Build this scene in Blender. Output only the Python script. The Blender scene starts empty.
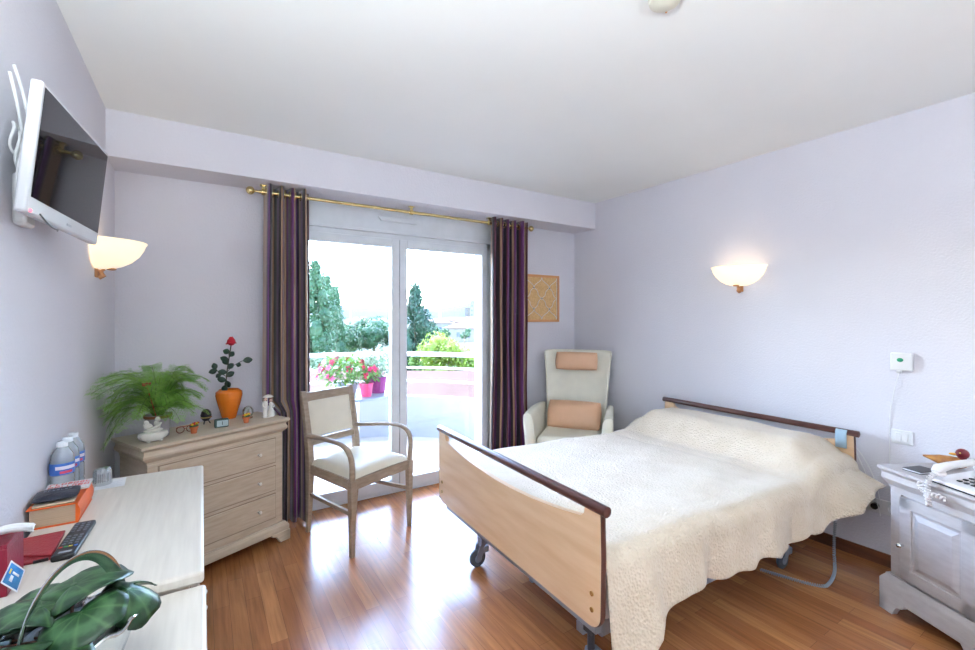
import bpy, bmesh, math, random
from mathutils import Vector, Matrix, Euler
R = math.radians
rnd = random.Random(7)
SC = bpy.context.scene
COL = SC.collection

# ------------------------------------------------------------------ camera
CX, CH = 0.433, 1.385
W, YB, YS, ZC, ZS = 3.653, 3.38, 3.09, 2.50, 2.25
YR = -2.3
FPX = 446.0
cam = bpy.data.cameras.new('camera'); cam_o = bpy.data.objects.new('camera', cam); COL.objects.link(cam_o)
cam.sensor_fit = 'HORIZONTAL'; cam.sensor_width = 36.0
cam.lens = 36.0 * FPX / 975.0
cam.shift_y = -7.0 / 975.0
cam.clip_start = 0.02; cam.clip_end = 3000
cam_o.location = (CX, 0, CH); cam_o.rotation_euler = (R(90), 0, R(-32.6))
SC.camera = cam_o
# ------------------------------------------------------------------ view, world, sun, room light
SC.view_settings.view_transform = 'Standard'; SC.view_settings.look = 'None'
SC.view_settings.gamma = 1.0; SC.view_settings.use_curve_mapping = False
SC.view_settings.exposure = 0.33
world = bpy.data.worlds.new('world'); SC.world = world; world.use_nodes = True
wn = world.node_tree; bg = wn.nodes['Background']
sky = wn.nodes.new('ShaderNodeTexSky'); sky.sky_type = 'NISHITA'; sky.sun_disc = False
sky.sun_elevation = R(52); sky.sun_rotation = R(-30); sky.air_density = 1.0; sky.dust_density = 0.6; sky.ozone_density = 2.5
wn.links.new(sky.outputs[0], bg.inputs[0]); bg.inputs[1].default_value = 3.8
def light(name, kind, loc, rot, energy, color, **kw):
    l = bpy.data.lights.new(name, kind); o = bpy.data.objects.new(name, l); COL.objects.link(o)
    o.location = loc; o.rotation_euler = rot; l.energy = energy; l.color = color
    for k, v in kw.items(): setattr(l, k, v)
    return o
light('sun', 'SUN', (0, 20, 30), (R(-27), 0, R(-22)), 7.0, (1, .96, .9), angle=R(1.0))
light('added_fill_light_rear', 'AREA', (1.05, -1.6, 1.16), (math.pi, 0, 0), 45, (.86, .97, 1.0), shape='DISK', size=.6)  # added fill, bounced off the ceiling from an invented lamp behind the camera
light('added_fill_light_left', 'AREA', (.17, .15, 1.70), (math.pi, 0, 0), 58, (.86, .97, 1.0), shape='DISK', size=.22)  # second added fill, from an invented lamp out of view on the left
SCONCE_W = .24

# ------------------------------------------------------------------ helpers
def rgb(r, g, b):
    f = lambda c: (c/255/12.92 if c/255 <= .04045 else ((c/255+.055)/1.055)**2.4)
    return (f(r), f(g), f(b), 1)
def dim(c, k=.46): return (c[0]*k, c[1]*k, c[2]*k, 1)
def at(u, d, z=0.0):
    t = (u-487.5)/FPX; s, c = math.sin(R(32.6)), math.cos(R(32.6))
    return Vector((CX+d*(s+t*c), d*(c-t*s), z))
def nset(n, k, v):
    if k in n.inputs: n.inputs[k].default_value = v
def mat(name, col, rough=.5, metal=0, col2=None, scale=8, stretch=(1, 1, 1), bump=0, bscale=60, coat=0, emit=None, estr=0,
        trans=0, ior=1.45, spec=None, sheen=0, sss=0, bstretch=None, detail=4, crange=(.35, .65)):
    m = bpy.data.materials.new(name); m.use_nodes = True; nt = m.node_tree; p = nt.nodes['Principled BSDF']
    p.inputs['Base Color'].default_value = col; p.inputs['Roughness'].default_value = rough; p.inputs['Metallic'].default_value = metal
    nset(p, 'Coat Weight', coat); nset(p, 'Coat Roughness', .15); nset(p, 'Transmission Weight', trans); nset(p, 'IOR', ior); nset(p, 'Sheen Weight', sheen)
    if spec is not None: nset(p, 'Specular IOR Level', spec)
    if sss: nset(p, 'Subsurface Weight', sss); nset(p, 'Subsurface Radius', (.02, .02, .02))
    if emit: nset(p, 'Emission Color', emit); nset(p, 'Emission Strength', estr)
    tc = nt.nodes.new('ShaderNodeTexCoord')
    if col2 or True:
        c2 = col2 or tuple(min(1, c*.93) for c in col[:3])+(1,)
        mp = nt.nodes.new('ShaderNodeMapping'); mp.inputs['Scale'].default_value = stretch
        nz = nt.nodes.new('ShaderNodeTexNoise'); nz.inputs['Scale'].default_value = scale; nz.inputs['Detail'].default_value = detail
        cr = nt.nodes.new('ShaderNodeValToRGB'); cr.color_ramp.elements[0].position = crange[0]; cr.color_ramp.elements[1].position = crange[1]
        cr.color_ramp.elements[0].color = col; cr.color_ramp.elements[1].color = c2
        nt.links.new(tc.outputs['Object'], mp.inputs[0]); nt.links.new(mp.outputs[0], nz.inputs['Vector'])
        nt.links.new(nz.outputs['Fac'], cr.inputs[0]); nt.links.new(cr.outputs[0], p.inputs['Base Color'])
    if bump:
        n2 = nt.nodes.new('ShaderNodeTexNoise'); n2.inputs['Scale'].default_value = bscale; n2.inputs['Detail'].default_value = 3
        if bstretch:
            m2 = nt.nodes.new('ShaderNodeMapping'); m2.inputs['Scale'].default_value = bstretch
            nt.links.new(tc.outputs['Object'], m2.inputs[0]); nt.links.new(m2.outputs[0], n2.inputs['Vector'])
        else: nt.links.new(tc.outputs['Object'], n2.inputs['Vector'])
        b = nt.nodes.new('ShaderNodeBump'); b.inputs['Strength'].default_value = bump; b.inputs['Distance'].default_value = .01
        nt.links.new(n2.outputs['Fac'], b.inputs['Height']); nt.links.new(b.outputs[0], p.inputs['Normal'])
    return m
def ramp_uv_mat(name, stops, rough=.6, channel=0, interp='CONSTANT', mult=1.0, bump=0, bscale=300, sheen=0, trl=0):
    """colours laid along the U (or V) of the surface's own UV map"""
    m = bpy.data.materials.new(name); m.use_nodes = True; nt = m.node_tree; p = nt.nodes['Principled BSDF']; p.inputs['Roughness'].default_value = rough
    nset(p, 'Sheen Weight', sheen)
    uv = nt.nodes.new('ShaderNodeTexCoord'); sp = nt.nodes.new('ShaderNodeSeparateXYZ'); nt.links.new(uv.outputs['UV'], sp.inputs[0])
    mu = nt.nodes.new('ShaderNodeMath'); mu.operation = 'MULTIPLY'; mu.inputs[1].default_value = mult
    fr = nt.nodes.new('ShaderNodeMath'); fr.operation = 'FRACT'
    nt.links.new(sp.outputs[channel], mu.inputs[0]); nt.links.new(mu.outputs[0], fr.inputs[0])
    cr = nt.nodes.new('ShaderNodeValToRGB'); cr.color_ramp.interpolation = interp
    e = cr.color_ramp.elements
    while len(e) < len(stops): e.new(.5)
    for i, (p_, c) in enumerate(stops): e[i].position = p_; e[i].color = c
    nt.links.new(fr.outputs[0], cr.inputs[0]); nt.links.new(cr.outputs[0], p.inputs['Base Color'])
    if bump:
        n2 = nt.nodes.new('ShaderNodeTexNoise'); n2.inputs['Scale'].default_value = bscale
        b = nt.nodes.new('ShaderNodeBump'); b.inputs['Strength'].default_value = bump; b.inputs['Distance'].default_value = .003
        nt.links.new(uv.outputs['Object'], n2.inputs['Vector']); nt.links.new(n2.outputs['Fac'], b.inputs['Height']); nt.links.new(b.outputs[0], p.inputs['Normal'])
    if trl:
        tr = nt.nodes.new('ShaderNodeBsdfTranslucent'); mx = nt.nodes.new('ShaderNodeMixShader'); mx.inputs[0].default_value = trl
        nt.links.new(cr.outputs[0], tr.inputs[0]); nt.links.new(p.outputs[0], mx.inputs[1]); nt.links.new(tr.outputs[0], mx.inputs[2])
        nt.links.new(mx.outputs[0], nt.nodes['Material Output'].inputs[0])
    return m
def leaf_mat(name, c1, c2, trl=.35, scale=3, rough=.5):
    m = mat(name, c1, rough, col2=c2, scale=scale, crange=(.3, .7)); nt = m.node_tree
    p = nt.nodes['Principled BSDF']; tr = nt.nodes.new('ShaderNodeBsdfTranslucent'); mx = nt.nodes.new('ShaderNodeMixShader'); mx.inputs[0].default_value = trl
    src = p.inputs['Base Color'].links[0].from_socket
    nt.links.new(src, tr.inputs[0]); nt.links.new(p.outputs[0], mx.inputs[1]); nt.links.new(tr.outputs[0], mx.inputs[2])
    nt.links.new(mx.outputs[0], nt.nodes['Material Output'].inputs[0]); return m
def pane_mat(name, tint=(1, 1, 1, 1), refl=1.0, rough=.0, body=0.0, bodycol=(1, 1, 1, 1)):
    m = bpy.data.materials.new(name); m.use_nodes = True; nt = m.node_tree; nt.nodes.remove(nt.nodes['Principled BSDF'])
    t = nt.nodes.new('ShaderNodeBsdfTransparent'); t.inputs[0].default_value = tint
    g = nt.nodes.new('ShaderNodeBsdfGlossy'); g.inputs['Roughness'].default_value = rough
    fz = nt.nodes.new('ShaderNodeFresnel'); fz.inputs[0].default_value = 1.45
    mu = nt.nodes.new('ShaderNodeMath'); mu.operation = 'MULTIPLY'; mu.inputs[1].default_value = refl; mu.use_clamp = True
    mx = nt.nodes.new('ShaderNodeMixShader')
    base = t
    if body:
        d = nt.nodes.new('ShaderNodeBsdfDiffuse'); d.inputs[0].default_value = bodycol
        m0 = nt.nodes.new('ShaderNodeMixShader'); m0.inputs[0].default_value = body
        nt.links.new(t.outputs[0], m0.inputs[1]); nt.links.new(d.outputs[0], m0.inputs[2]); base = m0
    nt.links.new(fz.outputs[0], mu.inputs[0]); nt.links.new(mu.outputs[0], mx.inputs[0])
    nt.links.new(base.outputs[0], mx.inputs[1]); nt.links.new(g.outputs[0], mx.inputs[2]); nt.links.new(mx.outputs[0], nt.nodes['Material Output'].inputs[0])
    return m

class MB:
    def __init__(s): s.v = []; s.f = []; s.uv = {}; s.mi = []; s.T = None; s.cur = 0
    def add(s, vs, fs, uvs=None):
        b = len(s.v)
        if s.T is not None: vs = [s.T @ Vector(p) for p in vs]
        s.v += [tuple(p) for p in vs]
        for i, f in enumerate(fs):
            if uvs: s.uv[len(s.f)] = [uvs[k] for k in f]
            s.f.append(tuple(b+k for k in f)); s.mi.append(s.cur)
        return s
    def box(s, x0, x1, y0, y1, z0, z1):
        return s.add([(x0,y0,z0),(x1,y0,z0),(x1,y1,z0),(x0,y1,z0),(x0,y0,z1),(x1,y0,z1),(x1,y1,z1),(x0,y1,z1)],
                     [(0,3,2,1),(4,5,6,7),(0,1,5,4),(1,2,6,5),(2,3,7,6),(3,0,4,7)])
    def taper(s, a, b):      # a,b: (x0,x1,y0,y1,z)
        x0,x1,y0,y1,z0 = a; X0,X1,Y0,Y1,z1 = b
        return s.add([(x0,y0,z0),(x1,y0,z0),(x1,y1,z0),(x0,y1,z0),(X0,Y0,z1),(X1,Y0,z1),(X1,Y1,z1),(X0,Y1,z1)],
                     [(0,3,2,1),(4,5,6,7),(0,1,5,4),(1,2,6,5),(2,3,7,6),(3,0,4,7)])
    def tube(s, pts, r, n=10, closed=False, flat=None, up=None):
        pts = [Vector(p) for p in pts]; N = len(pts); rs = r if isinstance(r, (list, tuple)) else [r]*N
        vs = []; fs = []; ref = None
        for i, p in enumerate(pts):
            a = pts[(i-1) % N] if (closed or i) else p; b = pts[(i+1) % N] if (closed or i < N-1) else p
            t = (b-a).normalized() if (b-a).length > 1e-9 else Vector((0,0,1))
            if ref is None:
                ref = Vector(up) if up else (Vector((0,0,1)) if abs(t.z) < .9 else Vector((1,0,0)))
            x = (ref - t*ref.dot(t)).normalized(); y = t.cross(x)
            ref = x
            fl = flat or (1, 1)
            for k in range(n):
                an = 2*math.pi*k/n; vs.append(p + x*math.cos(an)*rs[i]*fl[0] + y*math.sin(an)*rs[i]*fl[1])
        M = N if closed else N-1
        for i in range(M):
            for k in range(n):
                j = (i+1) % N; fs.append((i*n+k, i*n+(k+1) % n, j*n+(k+1) % n, j*n+k))
        if not closed: fs += [tuple(range(n-1, -1, -1)), tuple((N-1)*n+k for k in range(n))]
        return s.add(vs, fs)
    def cyl(s, p0, p1, r, r1=None, n=16): return s.tube([p0, p1], [r, r1 if r1 is not None else r], n)
    def lathe(s, prof, c=(0,0,0), n=28, sx=1, sy=1, a0=0, a1=360, flute=0, fn=0):
        full = abs(a1-a0-360) < 1e-6; cols = n if full else n+1; vs = []; fs = []
        for i in range(cols):
            a = R(a0+(a1-a0)*i/n)
            for (r, z) in prof:
                q = r*(1+flute*math.cos(fn*a)); vs.append((c[0]+q*sx*math.cos(a), c[1]+q*sy*math.sin(a), c[2]+z))
        P = len(prof)
        for i in range(n):
            j = (i+1) % cols
            for k in range(P-1): fs.append((i*P+k, j*P+k, j*P+k+1, i*P+k+1))
        return s.add(vs, fs)
    def sph(s, c, r, n=14, m=9, rot=None):
        rx, ry, rz = (r, r, r) if not isinstance(r, (tuple, list)) else r
        vs = [(0,0,-1)]; fs = []
        for j in range(1, m):
            for i in range(n):
                p = math.pi*j/m; a = 2*math.pi*i/n; vs.append((math.sin(p)*math.cos(a), math.sin(p)*math.sin(a), -math.cos(p)))
        vs.append((0,0,1)); L = len(vs)-1
        for i in range(n): fs.append((0, 1+(i+1) % n, 1+i)); fs.append((L, L-n+i, L-n+(i+1) % n))
        for j in range(m-2):
            for i in range(n): a = 1+j*n+i; b = 1+j*n+(i+1) % n; fs.append((a, b, b+n, a+n))
        out = []
        for v in vs:
            q = Vector((v[0]*rx, v[1]*ry, v[2]*rz))
            if rot: q.rotate(Euler(rot))
            out.append(q+Vector(c))
        return s.add(out, fs)
    def prism(s, poly, axis, a, b):   # poly of 2d points, extruded along axis from a to b
        def P(p, t):
            return {'x': (t, p[0], p[1]), 'y': (p[0], t, p[1]), 'z': (p[0], p[1], t)}[axis]
        n = len(poly); vs = [P(p, a) for p in poly]+[P(p, b) for p in poly]
        fs = [tuple(range(n-1, -1, -1)), tuple(range(n, 2*n))]+[(i, (i+1) % n, n+(i+1) % n, n+i) for i in range(n)]
        return s.add(vs, fs)
    def surf(s, fn, nu, nv, cu=False, uvf=None):
        vs = []; uv = []
        for i in range(nu+(0 if cu else 1)):
            for j in range(nv+1):
                vs.append(fn(i/nu, j/nv)); uv.append(uvf(i/nu, j/nv) if uvf else (i/nu, j/nv))
        fs = []; C_ = nu if cu else nu+1
        for i in range(nu):
            k = (i+1) % C_
            for j in range(nv): fs.append((i*(nv+1)+j, k*(nv+1)+j, k*(nv+1)+j+1, i*(nv+1)+j+1))
        return s.add(vs, fs, uv)
    def build(s, name, m, parent=None, bev=0, smooth=True, solid=0, ang=40, sub=0, recalc=True, seg=2, off=0):
        me = bpy.data.meshes.new(name); me.from_pydata(s.v, [], s.f)
        for mm in (m if isinstance(m, (list, tuple)) else [m]): me.materials.append(mm)
        for i, p in enumerate(me.polygons): p.material_index = s.mi[i]
        if s.uv:
            ul = me.uv_layers.new(name='UVMap')
            for fi, uvs in s.uv.items():
                for li, q in zip(me.polygons[fi].loop_indices, uvs): ul.data[li].uv = q
        if recalc:
            bm = bmesh.new(); bm.from_mesh(me); bmesh.ops.recalc_face_normals(bm, faces=bm.faces); bm.to_mesh(me); bm.free()
        if smooth: me.shade_smooth(); me.set_sharp_from_angle(angle=R(ang))
        o = bpy.data.objects.new(name, me); COL.objects.link(o)
        if parent is not None: o.parent = parent
        if solid: md = o.modifiers.new('solid', 'SOLIDIFY'); md.thickness = solid; md.offset = off
        if bev:
            md = o.modifiers.new('bevel', 'BEVEL'); md.width = bev; md.segments = seg; md.limit_method = 'ANGLE'; md.angle_limit = R(35); md.harden_normals = False
        if sub: md = o.modifiers.new('sub', 'SUBSURF'); md.levels = sub; md.render_levels = sub
        return o
def tag(o, label=None, cat=None, group=None, kind=None):
    if label: o['label'] = label
    if cat: o['category'] = cat
    if group: o['group'] = group
    if kind: o['kind'] = kind
    return o
def struct(o): o['kind'] = 'structure'; return o
def thing(name, label, cat, loc=(0,0,0), rz=0, group=None):
    o = bpy.data.objects.new(name, None); COL.objects.link(o); o.location = loc; o.rotation_euler = (0, 0, rz); o.empty_display_size = .05
    return tag(o, label, cat, group)
def copy_tree(o, parent=None):
    c = o.copy(); COL.objects.link(c)
    if parent is not None: c.parent = parent
    for ch in list(o.children): copy_tree(ch, c)
    return c
def box_part(name, m, parent, *b, bev=.002):
    return MB().box(*b).build(name, m, parent, bev=bev)
def bez(p0, p1, p2, p3, n=12):
    p0, p1, p2, p3 = map(Vector, (p0, p1, p2, p3))
    return [p0*(1-t)**3+p1*3*t*(1-t)**2+p2*3*t*t*(1-t)+p3*t**3 for t in [i/n for i in range(n+1)]]
def smst(a, b, x):
    t = max(0, min(1, (x-a)/(b-a))); return t*t*(3-2*t)

# ------------------------------------------------------------------ materials
def floor_mat():
    m = bpy.data.materials.new('laminate_floor'); m.use_nodes = True; nt = m.node_tree; p = nt.nodes['Principled BSDF']
    tc = nt.nodes.new('ShaderNodeTexCoord'); mp = nt.nodes.new('ShaderNodeMapping'); mp.inputs['Rotation'].default_value = (0, 0, R(90))
    nt.links.new(tc.outputs['Object'], mp.inputs[0])
    bk = nt.nodes.new('ShaderNodeTexBrick'); bk.offset = .37; bk.offset_frequency = 2; bk.squash = 1
    bk.inputs['Scale'].default_value = 1; bk.inputs['Brick Width'].default_value = .62; bk.inputs['Row Height'].default_value = .068
    bk.inputs['Mortar Size'].default_value = .0009; bk.inputs['Mortar Smooth'].default_value = .4; bk.inputs['Bias'].default_value = 0
    bk.inputs['Color1'].default_value = rgb(194, 132, 84); bk.inputs['Color2'].default_value = rgb(160, 101, 61); bk.inputs['Mortar'].default_value = rgb(120, 76, 50)
    nt.links.new(mp.outputs[0], bk.inputs['Vector'])
    m2 = nt.nodes.new('ShaderNodeMapping'); m2.inputs['Scale'].default_value = (26, 1.6, 1)
    nz = nt.nodes.new('ShaderNodeTexNoise'); nz.inputs['Scale'].default_value = 2.2; nz.inputs['Detail'].default_value = 6
    nt.links.new(tc.outputs['Object'], m2.inputs[0]); nt.links.new(m2.outputs[0], nz.inputs['Vector'])
    cr = nt.nodes.new('ShaderNodeValToRGB'); cr.color_ramp.elements[0].color = (.72, .7, .68, 1); cr.color_ramp.elements[1].color = (1.12, 1.1, 1.06, 1)
    cr.color_ramp.elements[0].position = .3; cr.color_ramp.elements[1].position = .7
    nt.links.new(nz.outputs['Fac'], cr.inputs[0])
    mx = nt.nodes.new('ShaderNodeMix'); mx.data_type = 'RGBA'; mx.blend_type = 'MULTIPLY'; mx.inputs[0].default_value = 1
    nt.links.new(bk.outputs['Color'], mx.inputs[6]); nt.links.new(cr.outputs[0], mx.inputs[7]); nt.links.new(mx.outputs[2], p.inputs['Base Color'])
    p.inputs['Roughness'].default_value = .27; nset(p, 'Specular IOR Level', 1.0); nset(p, 'Coat Weight', .35); nset(p, 'Coat Roughness', .22)
    return m
M_floor = floor_mat()
M_wall = mat('wall_paint', rgb(225, 223, 231), .75, col2=rgb(222, 220, 229), scale=2, bump=.25, bscale=95)
M_ceil = mat('ceiling_paint', rgb(244, 246, 245), .8, col2=rgb(242, 244, 243), scale=2, bump=.05, bscale=120)
M_base = mat('brown_wood_baseboard', rgb(120, 74, 48), .4, col2=rgb(98, 58, 38), scale=4, stretch=(1, 1, 12))
M_pvc = mat('white_pvc', rgb(226, 231, 238), .3)
M_plastic = mat('white_plastic', rgb(236, 236, 238), .35)
M_glass = pane_mat('window_glass', refl=.8)
M_brass = mat('brass', rgb(226, 208, 150), .25, metal=1)
M_chest = mat('greige_painted_wood', rgb(200, 184, 165), .5, col2=rgb(188, 170, 150), scale=5, stretch=(2, 2, 14), bump=.05, bscale=30, bstretch=(1, 1, 8))
M_chesttop = mat('greige_painted_top', rgb(206, 190, 171), .45, col2=rgb(196, 179, 158), scale=4, stretch=(1, 12, 1))
M_desk = mat('limed_white_wood', rgb(219, 211, 201), .4, col2=rgb(207, 198, 188), scale=5, stretch=(14, 1, 4), crange=(.3, .75))
M_night = mat('cream_painted_wood', rgb(186, 181, 183), .45, col2=rgb(177, 171, 173), scale=5, stretch=(3, 3, 10))
M_chairwood = mat('taupe_stained_wood', rgb(168, 150, 132), .42, col2=rgb(150, 132, 115), scale=6, stretch=(3, 3, 12))
M_cream = mat('cream_leatherette', rgb(228, 220, 204), .38, bump=.06, bscale=160)
M_arm = mat('ivory_leatherette', rgb(232, 229, 214), .42, bump=.06, bscale=140)
M_peach = mat('peach_leatherette', rgb(216, 172, 140), .45, bump=.08, bscale=130)
M_maple = mat('maple_board', rgb(232, 198, 162), .35, col2=rgb(221, 182, 142), scale=2.5, stretch=(1, 1, 9), coat=.2)
M_rail = mat('dark_brown_rail', rgb(92, 56, 50), .28, col2=rgb(76, 44, 40), scale=6, stretch=(1, .5, 1), coat=.3)
M_steel = mat('blue_grey_steel', rgb(150, 160, 178), .4, metal=.3)
M_darksteel = mat('dark_grey_steel', rgb(60, 66, 76), .45, metal=.4)
M_rubber = mat('grey_rubber', rgb(76, 84, 94), .6)
M_chrome = mat('chrome', rgb(222, 226, 232), .08, metal=1)
M_silver = mat('silver_plate', rgb(205, 210, 214), .16, metal=1)
M_black = mat('black_plastic', rgb(24, 24, 28), .35)
M_porc = mat('white_porcelain', rgb(238, 234, 228), .2, coat=.5)
M_concrete = mat('white_render', rgb(140, 141, 144), .8, bump=.1, bscale=40)
M_soil = mat('dark_soil', rgb(48, 32, 28), .9, bump=.6, bscale=70)
def knit_mat():
    m = mat('cream_woven_cover', rgb(222, 207, 188), .85, col2=rgb(210, 193, 170), scale=9, crange=(.3, .8), sheen=.3); nt = m.node_tree
    tc = nt.nodes.new('ShaderNodeTexCoord')
    vo = nt.nodes.new('ShaderNodeTexVoronoi'); vo.inputs['Scale'].default_value = 95
    nz = nt.nodes.new('ShaderNodeTexNoise'); nz.inputs['Scale'].default_value = 42; nz.inputs['Detail'].default_value = 3
    ad = nt.nodes.new('ShaderNodeMath'); ad.operation = 'ADD'
    b = nt.nodes.new('ShaderNodeBump'); b.inputs['Strength'].default_value = .75; b.inputs['Distance'].default_value = .006
    nt.links.new(tc.outputs['Object'], vo.inputs['Vector']); nt.links.new(tc.outputs['Object'], nz.inputs['Vector'])
    nt.links.new(vo.outputs['Distance'], ad.inputs[0]); nt.links.new(nz.outputs['Fac'], ad.inputs[1])
    nt.links.new(ad.outputs[0], b.inputs['Height']); nt.links.new(b.outputs[0], nt.nodes['Principled BSDF'].inputs['Normal'])
    return m
M_knit = knit_mat()

# ================================================================== ROOM SHELL
DX0, DX1, DZ1 = .87, 2.63, 2.05          # balcony door opening
struct(MB().box(-.25, W+.25, YR-.25, YB+.02, -.12, 0).build('floor', M_floor, smooth=False))
struct(MB().box(-.25, W+.25, YR-.25, YB+.3, ZC, ZC+.15).build('ceiling', M_ceil, smooth=False))
struct(MB().box(-.22, 0, YR-.22, YB+.28, 0, ZC).build('wall_left', M_wall, smooth=False))
struct(MB().box(W, W+.22, YR-.22, YB+.28, 0, ZC).build('wall_right', M_wall, smooth=False))
struct(MB().box(0, W, YR-.22, YR, 0, ZC).build('wall_rear', M_wall, smooth=False))
struct(MB().box(0, DX0, YB, YB+.28, 0, ZC).box(DX1, W, YB, YB+.28, 0, ZC).box(DX0, DX1, YB, YB+.28, 2.25, ZC).build('wall_back', M_wall, smooth=False))
tr = struct(MB().box(0, W, YS, YB, ZS, ZC).build('trim_1', M_wall, smooth=False))
BH = .07
struct(MB().box(0, .014, YR, YB, 0, BH).build('baseboard_left', M_base, bev=.003))
struct(MB().box(W-.014, W, YR, YB-.014, 0, BH).build('baseboard_right', M_base, bev=.003))
struct(MB().box(.014, DX0-.01, YB-.014, YB, 0, BH).box(DX1+.01, W, YB-.014, YB, 0, BH).build('baseboard_back', M_base, bev=.003))

# ---- balcony door: fixed frame > shutter box, leaves > glass
fr = MB()
fw = .055; y0, y1 = YB-.01, YB+.07
fr.box(DX0, DX0+fw, y0, y1, 0, DZ1).box(DX1-fw, DX1, y0, y1, 0, DZ1).box(DX0, DX1, y0, y1, DZ1-fw, DZ1).box(DX0, DX1, y0, y1, 0, .03)
door = struct(fr.build('door_1', M_pvc, bev=.003))
sb = MB().box(DX0, DX1, YB-.008, YB+.2, DZ1+.012, ZS).box(DX0, DX1, YB-.04, YB+.01, DZ1-.006, DZ1+.014).build('shutter_box', M_pvc, door, bev=.003)
v = MB()
pl = []
for i in range(13):
    a = math.pi*i/12; pl.append((1.74-.165*math.cos(a)*(1 if abs(math.cos(a)) < .9 else 1.0), 2.165+.0-.035*math.sin(a)))
v.prism([(1.575, 2.175), (1.60, 2.14), (1.90, 2.14), (1.925, 2.175)], 'y', YB-.03, YB-.006)
v.build('air_vent', M_pvc, sb, bev=.006, seg=3)
mid = 1.752
for (a, b) in ((DX0+fw-.01, mid-.002), (mid+.002, DX1-fw+.01)):
    L = MB(); sw = .062; ya, yb = YB-.022, YB+.045; zb, zt = .025, DZ1-fw+.012
    L.box(a, a+sw, ya, yb, zb, zt).box(b-sw, b, ya, yb, zb, zt).box(a+sw, b-sw, ya, yb, zt-sw, zt).box(a+sw, b-sw, ya, yb, zb, zb+.085)
    lf = L.build('door_leaf', M_pvc, door, bev=.004)
    MB().box(a+sw-.004, b-sw+.004, YB+.008, YB+.014, zb+.08, zt-sw+.004).build('glass_pane', M_glass, lf, smooth=False)

# ================================================================== CURTAINS AND ROD
YROD, ZROD = 3.235, 2.205
tan_, pur, blk, red_, grn, lil = rgb(162, 130, 102), rgb(88, 32, 98), rgb(34, 22, 38), rgb(92, 36, 52), rgb(96, 88, 76), rgb(140, 86, 160)
stops = [(0, tan_), (.13, grn), (.15, pur), (.20, lil), (.212, blk), (.32, red_), (.355, pur), (.43, tan_), (.54, grn), (.565, blk), (.66, lil), (.672, pur), (.73, blk), (.80, tan_), (.845, red_), (.87, pur), (.92, blk)]
M_curt = ramp_uv_mat('striped_curtain', stops, .55, mult=1.0, bump=.2, sheen=.4, trl=.08)
def curtain(xa, xb, xa2, xb2, n, rep, ph, label, zb=.02, A=.062, off=0, tuck=0):
    t = thing('curtain', label, 'curtain', ((xa+xb)/2, YROD, 0), group=None)
    ox = (xa+xb)/2
    N = 150; NZ = 30
    def fn(u, w):
        z = zb+(ZROD+.045-zb)*w
        a = xa2+(xa-xa2)*w; b = xb2+(xb-xb2)*w
        k = 2*math.pi*n*u+ph+.5*math.sin(3.1*u+2*w)*(1-w)
        x = a+(b-a)*(u+.035/n*math.sin(2*k))-ox+tuck*(1-u)**2.2*smst(.84, .735, z)
        y = (A*(.85+.25*math.sin(7*u+1)))*math.cos(k)*(1-.18*(1-w)) + .012*math.sin(9*w+5*u)*(1-w)
        return (x, y, z)
    MB().surf(fn, N, NZ, uvf=lambda u, w: (u*rep+off, w)).build('curtain_panel', M_curt, t, solid=.003, ang=80)
    for i in range(int(2*n)):
        u = (i+.5)/(2*n)-ph/(2*math.pi*n)
        if 0.02 < u < .98:
            x = xa+(xb-xa)*u-ox
            MB().tube([(x+.002*0, .024*math.cos(q), ZROD+.024*math.sin(q)) for q in [2*math.pi*j/20 for j in range(20)]], .0045, 6, closed=True).build('eyelet', M_brass, t)
    return t
curtain(.775, 1.055, .755, 1.07, 4, 2.35, .6, 'striped tan, purple and black eyelet curtain left of the balcony door', tuck=.105)
curtain(2.53, 2.915, 2.52, 2.925, 5, 2.6, 2.1, 'striped purple and tan eyelet curtain right of the balcony door, beside the framed cork board', off=.27)
t = thing('curtain_rod', 'long brass curtain rod with ball finials under the ceiling beam', 'curtain rod', (0, YROD, ZROD))
MB().cyl((.745, 0, 0), (2.925, 0, 0), .0115, n=16).build('pole', M_brass, t)
for x, s in ((.745, -1), (2.925, 1)):
    MB().sph((x+s*.052, 0, 0), .026).cyl((x, 0, 0), (x+s*.04, 0, 0), .008).build('finial', M_brass, t)
for x in (.768, 1.80, 2.52):
    MB().cyl((x-.011, 0, 0), (x+.011, 0, 0), .019).box(x-.009, x+.009, -.008, .008, .01, ZS-ZROD-.002).box(x-.02, x+.02, -.02, .02, ZS-ZROD-.006, ZS-ZROD).build('bracket', M_brass, t, bev=.001)

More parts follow.
